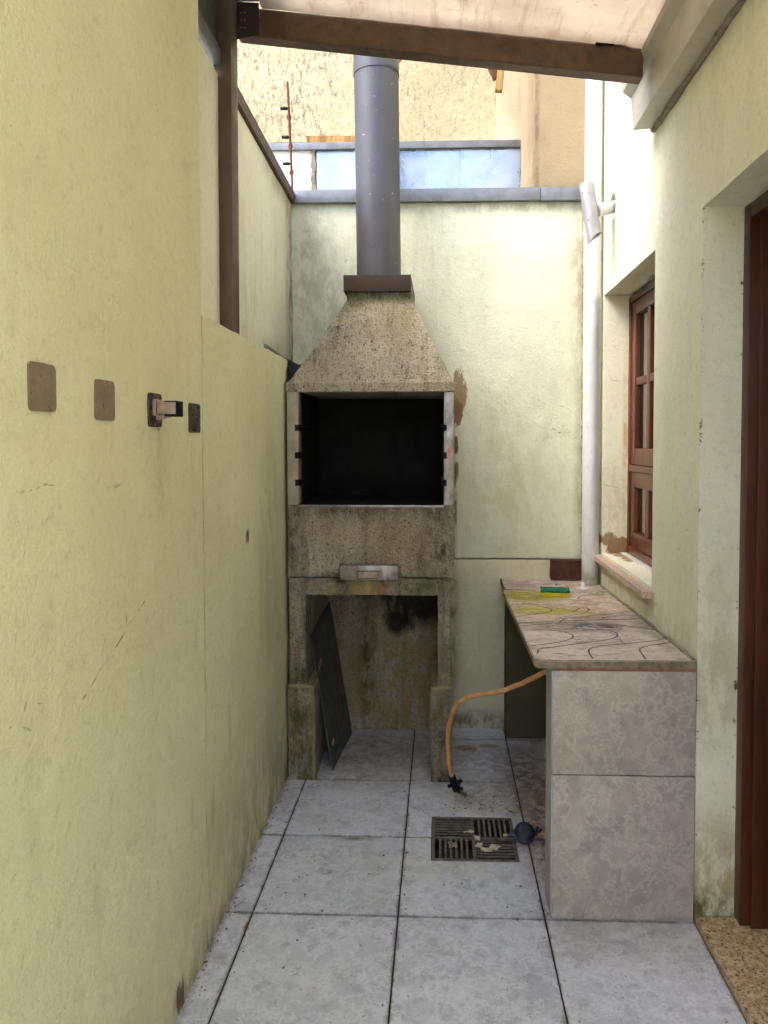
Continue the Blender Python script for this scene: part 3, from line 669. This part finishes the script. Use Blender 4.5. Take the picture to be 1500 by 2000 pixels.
bmesh.ops.solidify(bm, geom=list(bm.faces), thickness=-.004); done('roof_sheet', bm, m_roof, cn, ang=60)
boxo('leaf_debris', .50, .60, 2.44, 2.4515, 2.742, 2.752, m_rubber, cn)
ff = thing('side_fascia', 'dark green mouldy metal fascia with a grey lower flange at the top left', 'fascia', (-.72, 2.2, 2.68))
boxo('flange', -.745, -.706, 2.031, 2.384, 2.668, 2.715, m_galv, ff, .002)
boxo('fascia_panel', -.78, -.722, 2.031, 2.384, 2.716, 3.02, m_board, ff)
tubeo('bead', [(-.720, 2.031, 2.735), (-.720, 2.384, 2.735)], .004, m_galv, ff)

# ------------------------------------------------------------------ gutter on the house wall
gt = thing('rain_gutter', 'stepped beige metal gutter fixed high along the house wall at the upper right', 'gutter', (.73, 2.4, 2.58))
def gx(): return [(.769, 2.590), (.769, 2.583), (.690, 2.577), (.681, 2.689), (.652, 2.711), (.645, 2.745), (.649, 2.746), (.656, 2.715), (.685, 2.694), (.694, 2.583)]
prismo('channel', gx(), 'y', -1.1, 2.71, m_gutter, gt)
prismo('end_cap', [(.769, 2.588), (.769, 2.70), (.686, 2.692), (.692, 2.582)], 'y', 2.7105, 2.714, m_galv, gt)
bm = bmesh.new(); pts = [(.764, 2.72-.04*k, 2.580+.006*noise.noise((k*.7, 1, 0))) for k in range(92)]
tube(bm, pts, [.010+.008*abs(noise.noise((k*.9, 0, 4))) for k in range(92)], 8); wob(bm, .003, 40); done('mortar_bead', bm, m_cgrey, gt)

# ------------------------------------------------------------------ downpipe, flue
dp = tubeo('downpipe', [(.722, 3.56, .772), (.722, 3.56, 2.0), (.720, 3.56, 4.6)], .0405, m_pvc, None, 28)
tag(reorigin(dp, (.722, 3.56, .772)), 'white plastic downpipe standing on the far right corner of the counter', 'pipe')
fl = thing('flue_vent', 'silver tee-shaped flue vent sticking out of the round wall hole', 'flue', (.76, hole_c[0], hole_c[1]))
bm = bmesh.new()
ax0, ax1 = Vector((.641, 3.31, 2.590)), Vector((.673, 3.285, 2.355))
r_ = tube(bm, [ax0, ax1], .033, 32, caps=False)
dn = (ax1-ax0).normalized()
for v in r_[1]: v.co += dn*(.030*(1 if (v.co-ax1).x < 0 else 0)*abs((v.co-ax1).x)/.033) - dn*.012*max(0, (v.co-ax1).x/.033)
for i, v in enumerate(r_[0]): v.co += dn*(.006*noise.noise((i*1.3, 0, 0)))
bmesh.ops.solidify(bm, geom=list(bm.faces), thickness=.0016); done('cross_tube', bm, m_foil, fl)
bm = bmesh.new(); tube(bm, [ax0+dn*.02, ax1-dn*.02], .0308, 24, caps=False); done('tube_lining', bm, m_black, fl)
mid_ = (ax0+ax1)/2
a_, b_ = mid_+Vector((.028, 0, .0)), Vector((.806, hole_c[0]+.012, hole_c[1]+.008))
pp = [a_+(b_-a_)*t for t in (0, .25, .3, .35, .45, .5, .55, 1)]
tubeo('branch_tube', pp, [.027, .027, .029, .027, .027, .029, .027, .027], m_foil, fl, 24)

# ------------------------------------------------------------------ barbecue
bq = thing('barbecue', 'tall precast concrete barbecue with a gritty hood and grey chimney against the back wall', 'barbecue', (-.3, 3.4, 0))
for a, b in ((-.655, -.541), (-.040, .051)): rough_box('foot_block', a, b, 3.10, 3.52, -.002, .410, m_conc, bq, .02, .0035, 22)
rough_box('base_post', -.648, -.577, 3.105, 3.66, .411, .875, m_conc, bq, .02, .002, 22)
rough_box('base_post', -.012, .039, 3.105, 3.66, .411, .875, m_conc, bq, .02, .002, 22)
rough_box('lintel', -.577, -.012, 3.106, 3.66, .802, .874, m_conc, bq, .02, .0015, 22)
rough_box('back_slab', -.64, .03, 3.655, 3.69, .003, .80, m_conc, bq, .04, .001, 22)
rough_box('fire_box', -.652, .057, 3.098, 3.69, .881, 1.186, m_conc, bq, .02, .002, 22)
bm = bmesh.new()
for q in ((-.652, -.604, 3.10, 3.69, 1.187, 1.668), (.014, .057, 3.10, 3.69, 1.187, 1.668), (-.604, .014, 3.62, 3.69, 1.187, 1.668)): box(bm, *q)
done('chamber_wall', bm, m_conc, bq)
bm = bmesh.new()
for q in ((-.6035, -.599, 3.16, 3.62, 1.19, 1.668), (.009, .0135, 3.12, 3.62, 1.19, 1.668), (-.599, .009, 3.612, 3.6195, 1.19, 1.668), (-.6035, .0135, 3.11, 3.62, 1.1865, 1.191), (-.6035, .0135, 3.13, 3.68, 1.669, 1.674)): box(bm, *q)
done('sooty_liner', bm, m_black, bq)
def linm():
    m = M('sooted_brick_liner', .7)
    f = m.mr(m.math('ADD', m.v('DOT_PRODUCT', m.P, (0, 1, 0)), m.math('MULTIPLY', m.noise(12, 4), .06)), 3.135, 3.195)
    m.col(m.mix(f, C(150, 130, 104), C(14, 13, 12))); return m.m
boxo('liner_edge', -.6036, -.6005, 3.098, 3.2, 1.192, 1.667, linm(), bq, 0)
boxo('frame_strip', -.649, -.605, 3.090, 3.0965, 1.189, 1.666, m_steelw, bq, .001)
boxo('frame_strip', .013, .055, 3.090, 3.0965, 1.189, 1.664, m_steel, bq, .001)
boxo('frame_strip', -.605, .013, 3.086, 3.0965, 1.179, 1.1885, m_steel, bq, .001)
prismo('faded_sticker', [(.036+.013*math.cos(a)*(1+.15*math.sin(3*a)), 1.40+.034*math.sin(a)*(1+.12*math.cos(4*a))) for a in [2*math.pi*k/26 for k in range(26)]], 'y', 3.0888, 3.0899, m_red, bq)
for z in (1.516, 1.400, 1.284):
    for s in (0, 1):
        bm = bmesh.new(); x0, x1 = ((-.616, -.590) if s == 0 else (.001, .0245))
        box(bm, x0, x1, 3.080, 3.0965+.35, z-.014, z-.010); box(bm, x0, x1, 3.080, 3.45, z+.008, z+.012)
        a = x0 if s == 0 else x1-.016; box(bm, a, a+.016, 3.082, 3.40, z-.010, z+.008)
        done('grill_bracket', bm, m_rubber, bq)
pl = boxo('ash_drawer', -.422, -.180, 3.062, 3.098, .874, .936, m_steel, bq, .0015)
bm = bmesh.new()
for q in ((-.352, -.258, 3.050, 3.0615, .880, .884), (-.352, -.258, 3.050, 3.0615, .911, .915), (-.352, -.348, 3.050, 3.0615, .884, .911), (-.262, -.258, 3.050, 3.0615, .884, .911)): box(bm, *q)
done('handle', bm, m_darksteel, pl)
boxo('recess_plate', -.348, -.262, 3.0585, 3.0615, .8845, .9105, m_ruststeel, pl, 0)
def hood():
    bm = bmesh.new(); n = 22
    prof = [(1.668, -.655, .060, 3.094, 3.69), (1.706, -.655, .060, 3.096, 3.69), (1.714, -.640, .048, 3.104, 3.69), (2.066, -.416, -.124, 3.225, 3.69), (2.078, -.412, -.128, 3.228, 3.69), (2.13, -.412, -.128, 3.226, 3.69)]
    full = [prof[0], prof[1], prof[2]]
    for k in range(1, 20):
        t = k/20; full.append(tuple(prof[2][i]*(1-t)+prof[3][i]*t for i in range(5)))
    full += prof[3:]
    rings = []
    for (z, x0, x1, y0, y1) in full:
        ring = [(x0+(x1-x0)*k/n, y0) for k in range(n)]+[(x1, y0+(y1-y0)*k/n) for k in range(n)]+[(x1+(x0-x1)*k/n, y1) for k in range(n)]+[(x0, y1+(y0-y1)*k/n) for k in range(n)]
        rings.append([bm.verts.new((x, y, z)) for x, y in ring])
    N = 4*n
    for a, b in zip(rings, rings[1:]):
        for k in range(N): bm.faces.new([a[k], a[(k+1) % N], b[(k+1) % N], b[k]])
    bm.faces.new(rings[0][::-1]); bm.faces.new(rings[-1])
    wob(bm, .0022, 20); return done('hood', bm, m_conc, bq, ang=28)
hood()
bm = bmesh.new(); box(bm, -.424, -.130, 3.205, 3.68, 2.108, 2.180, .002); done('collar', bm, m_darkmetal, bq)
bm = bmesh.new(); tube(bm, [(-.289, 3.45, 2.175), (-.300, 3.45, 3.155)], .103, 48); done('chimney', bm, m_chim, bq)
ch = bq.children[-1]
bm = bmesh.new(); tube(bm, [(-.300, 3.45, 3.150), (-.3005, 3.45, 3.157), (-.302, 3.45, 3.4), (-.312, 3.45, 4.35)], [.1055, .1055, .1040, .1040], 48); done('upper_pipe', bm, m_chim, bq)
tubeo('lock_seam', [(-.215, 3.3885, 2.19), (-.226, 3.3885, 3.14)], .0028, m_chim, bq, 6)
bm = bmesh.new(); tube(bm, [(-.2999, 3.45, 3.144), (-.3, 3.45, 3.150)], .1065, 48); done('joint_ring', bm, m_chim, bq)

# black rubber flashing between ledge and hood
bm = bmesh.new()
P = [(-.672, 3.20, 1.812), (-.66, 3.24, 1.801), (-.635, 3.25, 1.792), (-.612, 3.25, 1.793), (-.578, 3.23, 1.812), (-.60, 3.20, 1.775), (-.630, 3.14, 1.724), (-.646, 3.12, 1.716), (-.652, 3.13, 1.76), (-.660, 3.17, 1.79)]
vs = [bm.verts.new(p) for p in P]; bm.faces.new(vs); bmesh.ops.triangulate(bm, faces=list(bm.faces))
bmesh.ops.solidify(bm, geom=list(bm.faces), thickness=.006)
fp = done('rubber_flap', bm, m_rubber); reorigin(fp, (-.65, 3.2, 1.75)); tag(fp, 'black rubber flap bridging the left wall ledge and the concrete hood', 'flashing')
o = prismo('metal_flashing', [(2.9, 1.812), (3.28, 1.812), (3.28, 1.826), (2.9, 1.842)], 'x', -.700, -.690, m_galv); reorigin(o, (-.695, 3.1, 1.812)); tag(o, 'short grey metal strip lying on the left wall ledge before the black flap', 'flashing')

# leaning sheet under the barbecue
ls = thing('leaning_panel', 'dark green metal sheet leaning inside the opening under the barbecue', 'panel', (-.46, 3.4, 0))
def quad_sheet(name, c, th, mat, parent):
    bm = bmesh.new(); vs = [bm.verts.new(p) for p in c]; bm.faces.new(vs)
    bmesh.ops.subdivide_edges(bm, edges=list(bm.edges), cuts=8, use_grid_fill=True)
    for v in bm.verts: v.co += Vector((.004, 0, 0))*noise.noise(v.co*4)
    bmesh.ops.solidify(bm, geom=list(bm.faces), thickness=th); return done(name, bm, mat, parent)
quad_sheet('sheet', [(-.474, 3.185, .003), (-.44, 3.60, .003), (-.542, 3.56, .672), (-.571, 3.20, .600)], .006, m_board, ls)
quad_sheet('red_white_label', [(-.536, 3.200, .450), (-.532, 3.255, .462), (-.536, 3.255, .486), (-.540, 3.200, .472)], .003, m_red, ls)
quad_sheet('paper_label', [(-.478, 3.225, .096), (-.477, 3.262, .099), (-.480, 3.262, .118), (-.482, 3.225, .114)], .002, m_paper, ls)

# ------------------------------------------------------------------ counter
ct = thing('counter', 'stained stone counter with engraved curves on a tiled end support along the house wall', 'counter', (.53, 2.9, 0))
def zt(y): return .800-(y-2.2)*.0235
def slabpiece(name, poly, th, mat):
    bm = bmesh.new(); vs = [bm.verts.new((x, y, 0)) for x, y in poly]; bm.faces.new(vs)
    bmesh.ops.bisect_plane  # (kept simple: the slab is flat)
    r = bmesh.ops.extrude_face_region(bm, geom=list(bm.faces)); 
    for v in [g for g in r['geom'] if isinstance(g, bmesh.types.BMVert)]: v.co.z -= th
    for v in bm.verts: v.co.z += zt(v.co.y)
    bmesh.ops.recalc_face_normals(bm, faces=bm.faces)
    bmesh.ops.bevel(bm, geom=[e for e in bm.edges], offset=.003, segments=2, affect='EDGES')
    return done(name, bm, mat, ct)
nearedge = [(.318, 2.208), (.766, 2.216)]
slabpiece('counter_slab', [(.303, 2.200), (.40, 2.204), (.42, 2.207), (.58, 2.206), (.60, 2.209), (.767, 2.212), (.767, 2.790), (.60, 2.765), (.45, 2.742), (.285, 2.700), (.2835, 2.218)], .026, m_counter)
slabpiece('counter_slab', [(.285, 2.703), (.45, 2.745), (.60, 2.768), (.767, 2.793), (.767, 3.40), (.586, 3.412), (.365, 3.393), (.295, 3.386), (.285, 3.365)], .026, m_counter)
rough_box('rear_mortar_strip', .302, .767, 3.415, 3.698, .735, .7685, m_counter, ct, .03, .0015, 18)
rough_box('mortar_band', .336, .767, 2.212, 2.32, .7655, .7745, m_terra, ct, .02, .002, 18)
rough_box('support_core', .347, .767, 2.219, 2.335, -.002, .765, m_cgrey, ct, .04, .001)
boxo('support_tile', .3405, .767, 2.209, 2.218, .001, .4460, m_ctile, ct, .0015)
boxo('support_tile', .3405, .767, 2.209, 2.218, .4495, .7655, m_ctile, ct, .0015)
boxo('edge_tile', .3375, .3465, 2.2185, 2.338, .001, .4460, m_bluew, ct, .0015)
boxo('edge_tile', .3375, .3465, 2.2185, 2.338, .4495, .7655, m_bluew, ct, .0015)
rough_box('rear_support', .322, .767, 3.575, 3.694, -.002, .734, m_shadecem, ct, .04, .0015)
rough_box('wall_joint_bead', .757, .768, 2.22, 3.5, .776, .789, m_cgrey, ct, .02, .004, 30)
for v in ct.children[-1].data.vertices: v.co.z += zt(v.co.y)-.784
GR = [[(0.286, 2.586), (0.368, 2.595), (0.424, 2.572), (0.452, 2.523), (0.44, 2.473), (0.39, 2.421), (0.286, 2.365)],
 [(0.300, 2.275), (0.316, 2.33), (0.357, 2.355), (0.491, 2.424), (0.571, 2.469), (0.605, 2.518), (0.608, 2.569), (0.576, 2.602), (0.461, 2.621)],
 [(0.462, 2.225), (0.464, 2.297), (0.480, 2.345), (0.522, 2.376), (0.704, 2.448), (0.740, 2.474), (0.762, 2.506)],
 [(0.620, 2.225), (0.627, 2.306), (0.637, 2.349), (0.673, 2.385), (0.762, 2.428)],
 [(0.440, 2.712), (0.451, 2.74), (0.473, 2.776), (0.526, 2.811), (0.693, 2.885), (0.748, 2.93)],
 [(0.608, 2.775), (0.638, 2.82), (0.751, 2.859)],
 [(0.287, 3.024), (0.364, 3.061), (0.41, 3.01), (0.446, 2.949), (0.42, 2.887), (0.356, 2.855), (0.288, 2.802)],
 [(0.537, 2.927), (0.57, 2.985), (0.594, 2.991), (0.592, 2.941), (0.562, 2.885), (0.524, 2.856)],
 [(0.76, 3.293), (0.661, 3.269), (0.605, 3.217), (0.601, 3.151), (0.658, 3.106), (.74, 3.09)],
 [(.288, 2.66), (.34, 2.672), (.44, 2.705), (.60, 2.70), (.72, 2.64), (.76, 2.60)],
 [(.47, 3.36), (.56, 3.33), (.70, 3.345), (.76, 3.36)]]
for gpts in GR:
    pts = smoothpts([(x, y, 0) for x, y in gpts], 6); bm = bmesh.new(); L = []; Rr = []
    for i, p in enumerate(pts):
        d = (pts[min(i+1, len(pts)-1)]-pts[max(i-1, 0)]).normalized(); nrm = Vector((-d.y, d.x, 0))*(.0028+.0008*noise.noise(p*40))
        z = zt(p.y)+.0007
        L.append(bm.verts.new((p.x+nrm.x, p.y+nrm.y, z))); Rr.append(bm.verts.new((p.x-nrm.x, p.y-nrm.y, z)))
    for i in range(len(pts)-1): bm.faces.new([L[i], L[i+1], Rr[i+1], Rr[i]])
    done('engraved_line', bm, m_groove, ct)

# ------------------------------------------------------------------ small things on the counter
bk = rough_box('brick', .548, .712, 3.635, 3.69, .772, .868, m_brick, None, .02, .002, 30)
tag(reorigin(bk, (.63, 3.66, .772)), 'dark red brick standing on edge at the back of the counter beside the downpipe', 'brick')
sp = thing('sponge', 'green and yellow dish sponge lying on the mossy part of the counter', 'sponge', (.505, 3.245, zt(3.245)))
T = Matrix.Translation((.505, 3.25, zt(3.25))) @ Matrix.Rotation(R(-7), 4, 'Z')
bm = bmesh.new(); box(bm, -.062, .062, -.042, .042, .001, .021, .003, T); bmesh.ops.subdivide_edges(bm, edges=[e for e in bm.edges if e.calc_length() > .05], cuts=5, use_grid_fill=True); wob(bm, .0012, 60); done('foam', bm, m_foam, sp)
bm = bmesh.new(); box(bm, -.063, .063, -.043, .043, .0215, .031, .003, T); bmesh.ops.subdivide_edges(bm, edges=[e for e in bm.edges if e.calc_length() > .05], cuts=6, use_grid_fill=True); wob(bm, .0022, 60); done('scouring_pad', bm, m_green, sp)
def blobby(name, c, r, mat, label, cat, flat=1, seed=0, amp=.35, group=None):
    bm = bmesh.new(); bmesh.ops.create_icosphere(bm, subdivisions=3, radius=1)
    for v in bm.verts:
        k = 1+amp*noise.noise(v.co*2.2+Vector((seed, 0, 0)))+amp*.5*noise.noise(v.co*6+Vector((seed, 0, 0)))
        v.co = Vector((v.co.x*r*k, v.co.y*r*k, max(v.co.z, -.2)*r*k*flat+.2*r*flat))+Vector(c)
    o = done(name, bm, mat); reorigin(o, c); return tag(o, label, cat, group)
cp = tubeo('bottle_cap', [(.672, 3.47, zt(3.47)+.002), (.672, 3.47, zt(3.47)+.014), (.670, 3.472, zt(3.47)+.024)], [.011, .0105, .008], m_white, None, 16)
tag(reorigin(cp, (.672, 3.47, zt(3.47))), 'small white plastic cap standing beside the foot of the downpipe', 'cap')
blobby('powder_spill', (.662, 3.44, zt(3.44)), .03, m_white, 'thin white powder spill on the counter in front of the small white cap', 'spill', .08, 3)
blobby('pebble', (.56, 3.52, .770), .012, m_cgrey, 'small pale pebble on the back of the counter near the brick', 'pebble', .7, 8)

# ------------------------------------------------------------------ gas hose and regulator
hp = [(.53, 2.45, .735), (.46, 2.50, .70), (0.409, 2.55, 0.668), (0.364, 2.58, 0.642), (0.315, 2.65, 0.590), (0.238, 2.72, 0.530), (0.157, 2.8, 0.484), (0.09, 2.88, 0.436), (0.052, 2.93, 0.375), (0.033, 2.97, 0.269), (0.033, 3.0, 0.149), (0.048, 3.01, 0.06), (0.060, 3.012, 0.030)]
hh = thing('gas_hose', 'orange gas hose curving from under the counter down to the floor', 'hose', (.06, 3.01, 0))
hps = smoothpts(hp, 8)
tubeo('hose', [p+noise.noise_vector(p*14)*.004 for p in hps], [.0092+.0006*noise.noise(p*40) for p in hps], m_hose, hh, 14)
bm = bmesh.new(); tube(bm, smoothpts([(.0455, 3.009, .068), (.058, 3.010, .04), (.070, 3.010, .016), (.088, 3.0, .013)], 4), [.016]*4+[.019]*5+[.013]*4, 12); wob(bm, .003, 70); done('hose_nozzle', bm, m_rubber, hh)
beamo('wing_nut', (.072, 3.0, .04), (.086, 2.99, .062), .008, .016, m_rubber, hh); beamo('wing_nut', (.045, 3.0, .035), (.03, 2.995, .03), .008, .012, m_rubber, hh)
beamo('brass_tip', (.085, 2.99, .012), (.104, 2.965, .012), .012, .012, m_brass, hh)
rg = thing('gas_regulator', 'dark grey round gas regulator lying on the floor beside the drain grate', 'regulator', (.305, 2.64, 0))
bm = bmesh.new(); prof = [(0, .020), (.020, .020), (.021, .017), (.026, .016), (.032, .010), (.0375, .006), (.0385, 0), (.0375, -.006), (.030, -.014), (.018, -.022), (0, -.022)]
seg = 36; rings = []
TT = Matrix.Translation((.306, 2.635, .036)) @ Matrix.Rotation(R(38), 4, 'X')
for r, z in prof: rings.append([bm.verts.new(TT @ Vector((r*math.cos(2*math.pi*k/seg), r*math.sin(2*math.pi*k/seg), z))) for k in range(seg)] if r else [bm.verts.new(TT @ Vector((0, 0, z)))])
for a, b in zip(rings, rings[1:]):
    for k in range(seg):
        k2 = (k+1) % seg
        if len(a) == 1: bm.faces.new([a[0], b[k], b[k2]])
        elif len(b) == 1: bm.faces.new([a[k], a[k2], b[0]])
        else: bm.faces.new([a[k], a[k2], b[k2], b[k]])
done('regulator_body', bm, m_reg, rg)
tubeo('inlet', [(.285, 2.632, .03), (.262, 2.632, .029), (.261, 2.632, .029), (.242, 2.632, .028)], [.010, .010, .007, .006], m_reg, rg)
tubeo('inlet_tip', [(.242, 2.632, .028), (.228, 2.632, .027)], .006, m_brass, rg)
tubeo('outlet', [(.335, 2.635, .034), (.352, 2.638, .034)], .009, m_reg, rg)
beamo('wing_nut', (.347, 2.63, .042), (.352, 2.628, .064), .007, .012, m_reg, rg); beamo('wing_nut', (.356, 2.632, .04), (.366, 2.630, .056), .006, .010, m_reg, rg)
tubeo('hose_end', smoothpts([(.352, 2.638, .034), (.40, 2.645, .033), (.46, 2.70, .022), (.52, 2.85, .012)], 5), .0085, m_hose, rg)

# ------------------------------------------------------------------ drain grate
dg_ = thing('drain_grate', 'square iron floor drain grate divided into four fields of bars', 'drain', (.12, 2.66, 0))
gx0, gx1, gy0, gy1 = -.031, .273, 2.511, 2.806; cx, cy = (gx0+gx1)/2, (gy0+gy1)/2
bm = bmesh.new()
for q in ((gx0, gx1, gy0, gy0+.011), (gx0, gx1, gy1-.011, gy1), (gx0, gx0+.011, gy0+.011, gy1-.011), (gx1-.011, gx1, gy0+.011, gy1-.011)): box(bm, *q, -.0030, .0022, .0006)
box(bm, cx-.006, cx+.006, gy0+.011, gy1-.011, -.006, .0018); box(bm, gx0+.011, cx-.006, cy-.006, cy+.006, -.006, .0018); box(bm, cx+.006, gx1-.011, cy-.006, cy+.006, -.006, .0018)
done('frame', bm, m_iron, dg_)
def bars(x0, x1, y0, y1, vert, n):
    L = (x1-x0) if vert else (y1-y0); p = L/n; wd = p*.42
    for k in range(1, n):
        c = (x0 if vert else y0)+p*k; bm = bmesh.new()
        if vert: box(bm, c-wd/2, c+wd/2, y0, y1, -.002, .0014, .0005)
        else: box(bm, x0, x1, c-wd/2, c+wd/2, -.002, .0014, .0005)
        done('bar', bm, m_iron, dg_)
bars(gx0+.011, cx-.006, cy+.006, gy1-.011, False, 7); bars(cx+.006, gx1-.011, cy+.006, gy1-.011, True, 7)
bars(gx0+.011, cx-.006, gy0+.011, cy-.006, True, 7); bars(cx+.006, gx1-.011, gy0+.011, cy-.006, False, 7)
scr = [((.105, 2.69), .017, 3.4, 'long white scrap of wet paper on the upper left field of the drain grate', 1), ((.135, 2.645), .014, .6, 'folded white paper scrap at the centre of the drain grate', 2),
       ((.140, 2.60), .014, .6, 'torn pinkish paper scrap on the lower right field just below the centre', 3), ((.165, 2.572), .018, 2.2, 'white paper scrap near the bottom of the drain grate', 4),
       ((.195, 2.59), .016, 1.4, 'grey pink paper scrap on the bars toward the regulator', 5), ((.045, 2.60), .017, .7, 'pinkish crumpled scrap in the lower left field of the drain grate', 6)]
for (x, y), r, asp, lab, sd_ in scr:
    bm = bmesh.new(); bmesh.ops.create_grid(bm, x_segments=9, y_segments=5, size=1)
    an = random.uniform(-.5, .3)
    if asp < 1: asp = 1/asp; an += 1.5
    for v in bm.verts:
        e = 1+.5*noise.noise(v.co*1.7+Vector((sd_*7, 0, 0)))
        p = Vector((v.co.x*r*e, v.co.y*r*e/asp*1.2, 0)); h = .003+.004*noise.noise(Vector((v.co.x*2.5, v.co.y*2.5, sd_*3)))
        v.co = Vector((x+p.x*math.cos(an)-p.y*math.sin(an), y+p.x*math.sin(an)+p.y*math.cos(an), .0035+max(0, h)*1.6))
    bmesh.ops.solidify(bm, geom=list(bm.faces), thickness=.001)
    o = done('paper_scrap', bm, m_paper if sd_ != 6 else m_clip); reorigin(o, (x, y, .002)); tag(o, lab, 'paper scrap', 'scraps on the drain grate')

# ------------------------------------------------------------------ adhesive plates on the left wall
def rrect(w_, h_, r, n=5):
    out = []
    for cx_, cy_, a0 in ((w_/2-r, h_/2-r, 0), (-w_/2+r, h_/2-r, 90), (-w_/2+r, -h_/2+r, 180), (w_/2-r, -h_/2+r, 270)):
        for k in range(n+1): a = R(a0+90*k/n); out.append((cx_+r*math.cos(a), cy_+r*math.sin(a)))
    return out
plates = [(1.205, 1.549, .082, .080, m_patch, 'leftmost brown adhesive plate on the left wall, largest in view'), (1.432, 1.540, .083, .079, m_patch, 'second brown adhesive plate on the left wall, bare'),
          (1.687, 1.531, .077, .078, m_patchd, 'dark plate on the left wall holding the broom clip'), (1.960, 1.521, .088, .078, m_patchd, 'dark crackled plate beside the vertical wall joint')]
for y, z, w_, h_, mt, lab in plates:
    o = prismo('adhesive_plate', [(y+a, z+b) for a, b in rrect(w_, h_, .009)], 'x', -.670, -.6615, mt, bev=.0006)
    reorigin(o, (-.665, y, z)); tag(o, lab, 'wall plate', 'adhesive plates on the left wall')
bc = thing('broom_clip', 'aged white broom clip with black rubber jaws on the dark plate of the left wall', 'broom clip', (-.66, 1.687, 1.535))
boxo('clip_base', -.6612, -.652, 1.664, 1.712, 1.518, 1.556, m_clip, bc, .003)
boxo('clip_body', -.652, -.634, 1.668, 1.708, 1.521, 1.552, m_clip, bc, .004)
for y in (1.663, 1.706):
    beamo('clip_arm', (-.650, y+.003, 1.535), (-.606, y+(.003 if y < 1.68 else -.003), 1.535), .006, .028, m_clip, bc)
for y in (1.670, 1.699):
    bm = bmesh.new()
    for k in range(4): box(bm, -.633+.0075*k, -.627+.0075*k, y-.006, y+.010, 1.516, 1.552, .001)
    done('rubber_jaw', bm, m_rubber, bc)
beamo('clip_lip', (-.655, 1.675, 1.513), (-.615, 1.68, 1.522), .010, .012, m_clip, bc)

# ------------------------------------------------------------------ electric fence pole on the corner
ef = thing('fence_pole', 'thin rusty electric fence pole with black insulators on the left rear corner of the wall', 'pole', (-.776, 3.85, 2.70))
tubeo('rod', [(-.772, 3.85, 2.69), (-.785, 3.85, 3.04), (-.797, 3.85, 3.32)], .0062, m_rust, ef, 8)
for z, x in ((3.184, -.791), (2.999, -.784), (2.87, -.779)):
    pass
for k, (x, z) in enumerate(((-.791, 3.184), (-.7855, 3.037), (-.7805, 2.901))):
    tubeo('insulator', [(x+.006, 3.85, z), (x-.008, 3.85, z), (x-.012, 3.85, z), (x-.016, 3.85, z), (x-.02, 3.85, z), (x-.024, 3.85, z), (x-.028, 3.85, z), (x-.032, 3.85, z), (x-.042, 3.85, z)], [.006, .006, .011, .006, .011, .006, .011, .006, .009], m_rubber, ef, 10)
    bm = bmesh.new(); z2 = z-.045; x2 = x+.002
    tube(bm, [(x2+.009*math.cos(a), 3.85, z2+.013*math.sin(a)) for a in [2*math.pi*i/12 for i in range(13)]], .0035, 6, caps=False); done('wire_eye', bm, m_rust, ef)

# ------------------------------------------------------------------ loose grit on the floor
bm = bmesh.new(); rg_ = random.Random(3)
for k in range(260):
    t = rg_.random()
    if t < .35: x, y = -.66+abs(rg_.gauss(0, .015)), rg_.uniform(1.8, 3.1)
    elif t < .6: x, y = rg_.uniform(.0, .32), rg_.uniform(2.82, 3.1)
    elif t < .8: x, y = rg_.choice((-.581, -.13, .32))+rg_.gauss(0, .012), rg_.uniform(1.8, 3.1)
    else: x, y = rg_.uniform(-.6, .3), rg_.uniform(1.8, 3.6)
    if -.05 < x < .29 and 2.49 < y < 2.82: continue
    r = rg_.uniform(.0012, .0034)
    q = bmesh.ops.create_icosphere(bm, subdivisions=1, radius=r, matrix=Matrix.Translation((x, y, r*.5)) @ Matrix.Rotation(rg_.random()*3, 4, 'Z') @ Matrix.Diagonal((rg_.uniform(.8, 2.4), 1, .5, 1)))
o = done('floor_grit', bm, m_groove, None, False); o['kind'] = 'stuff'
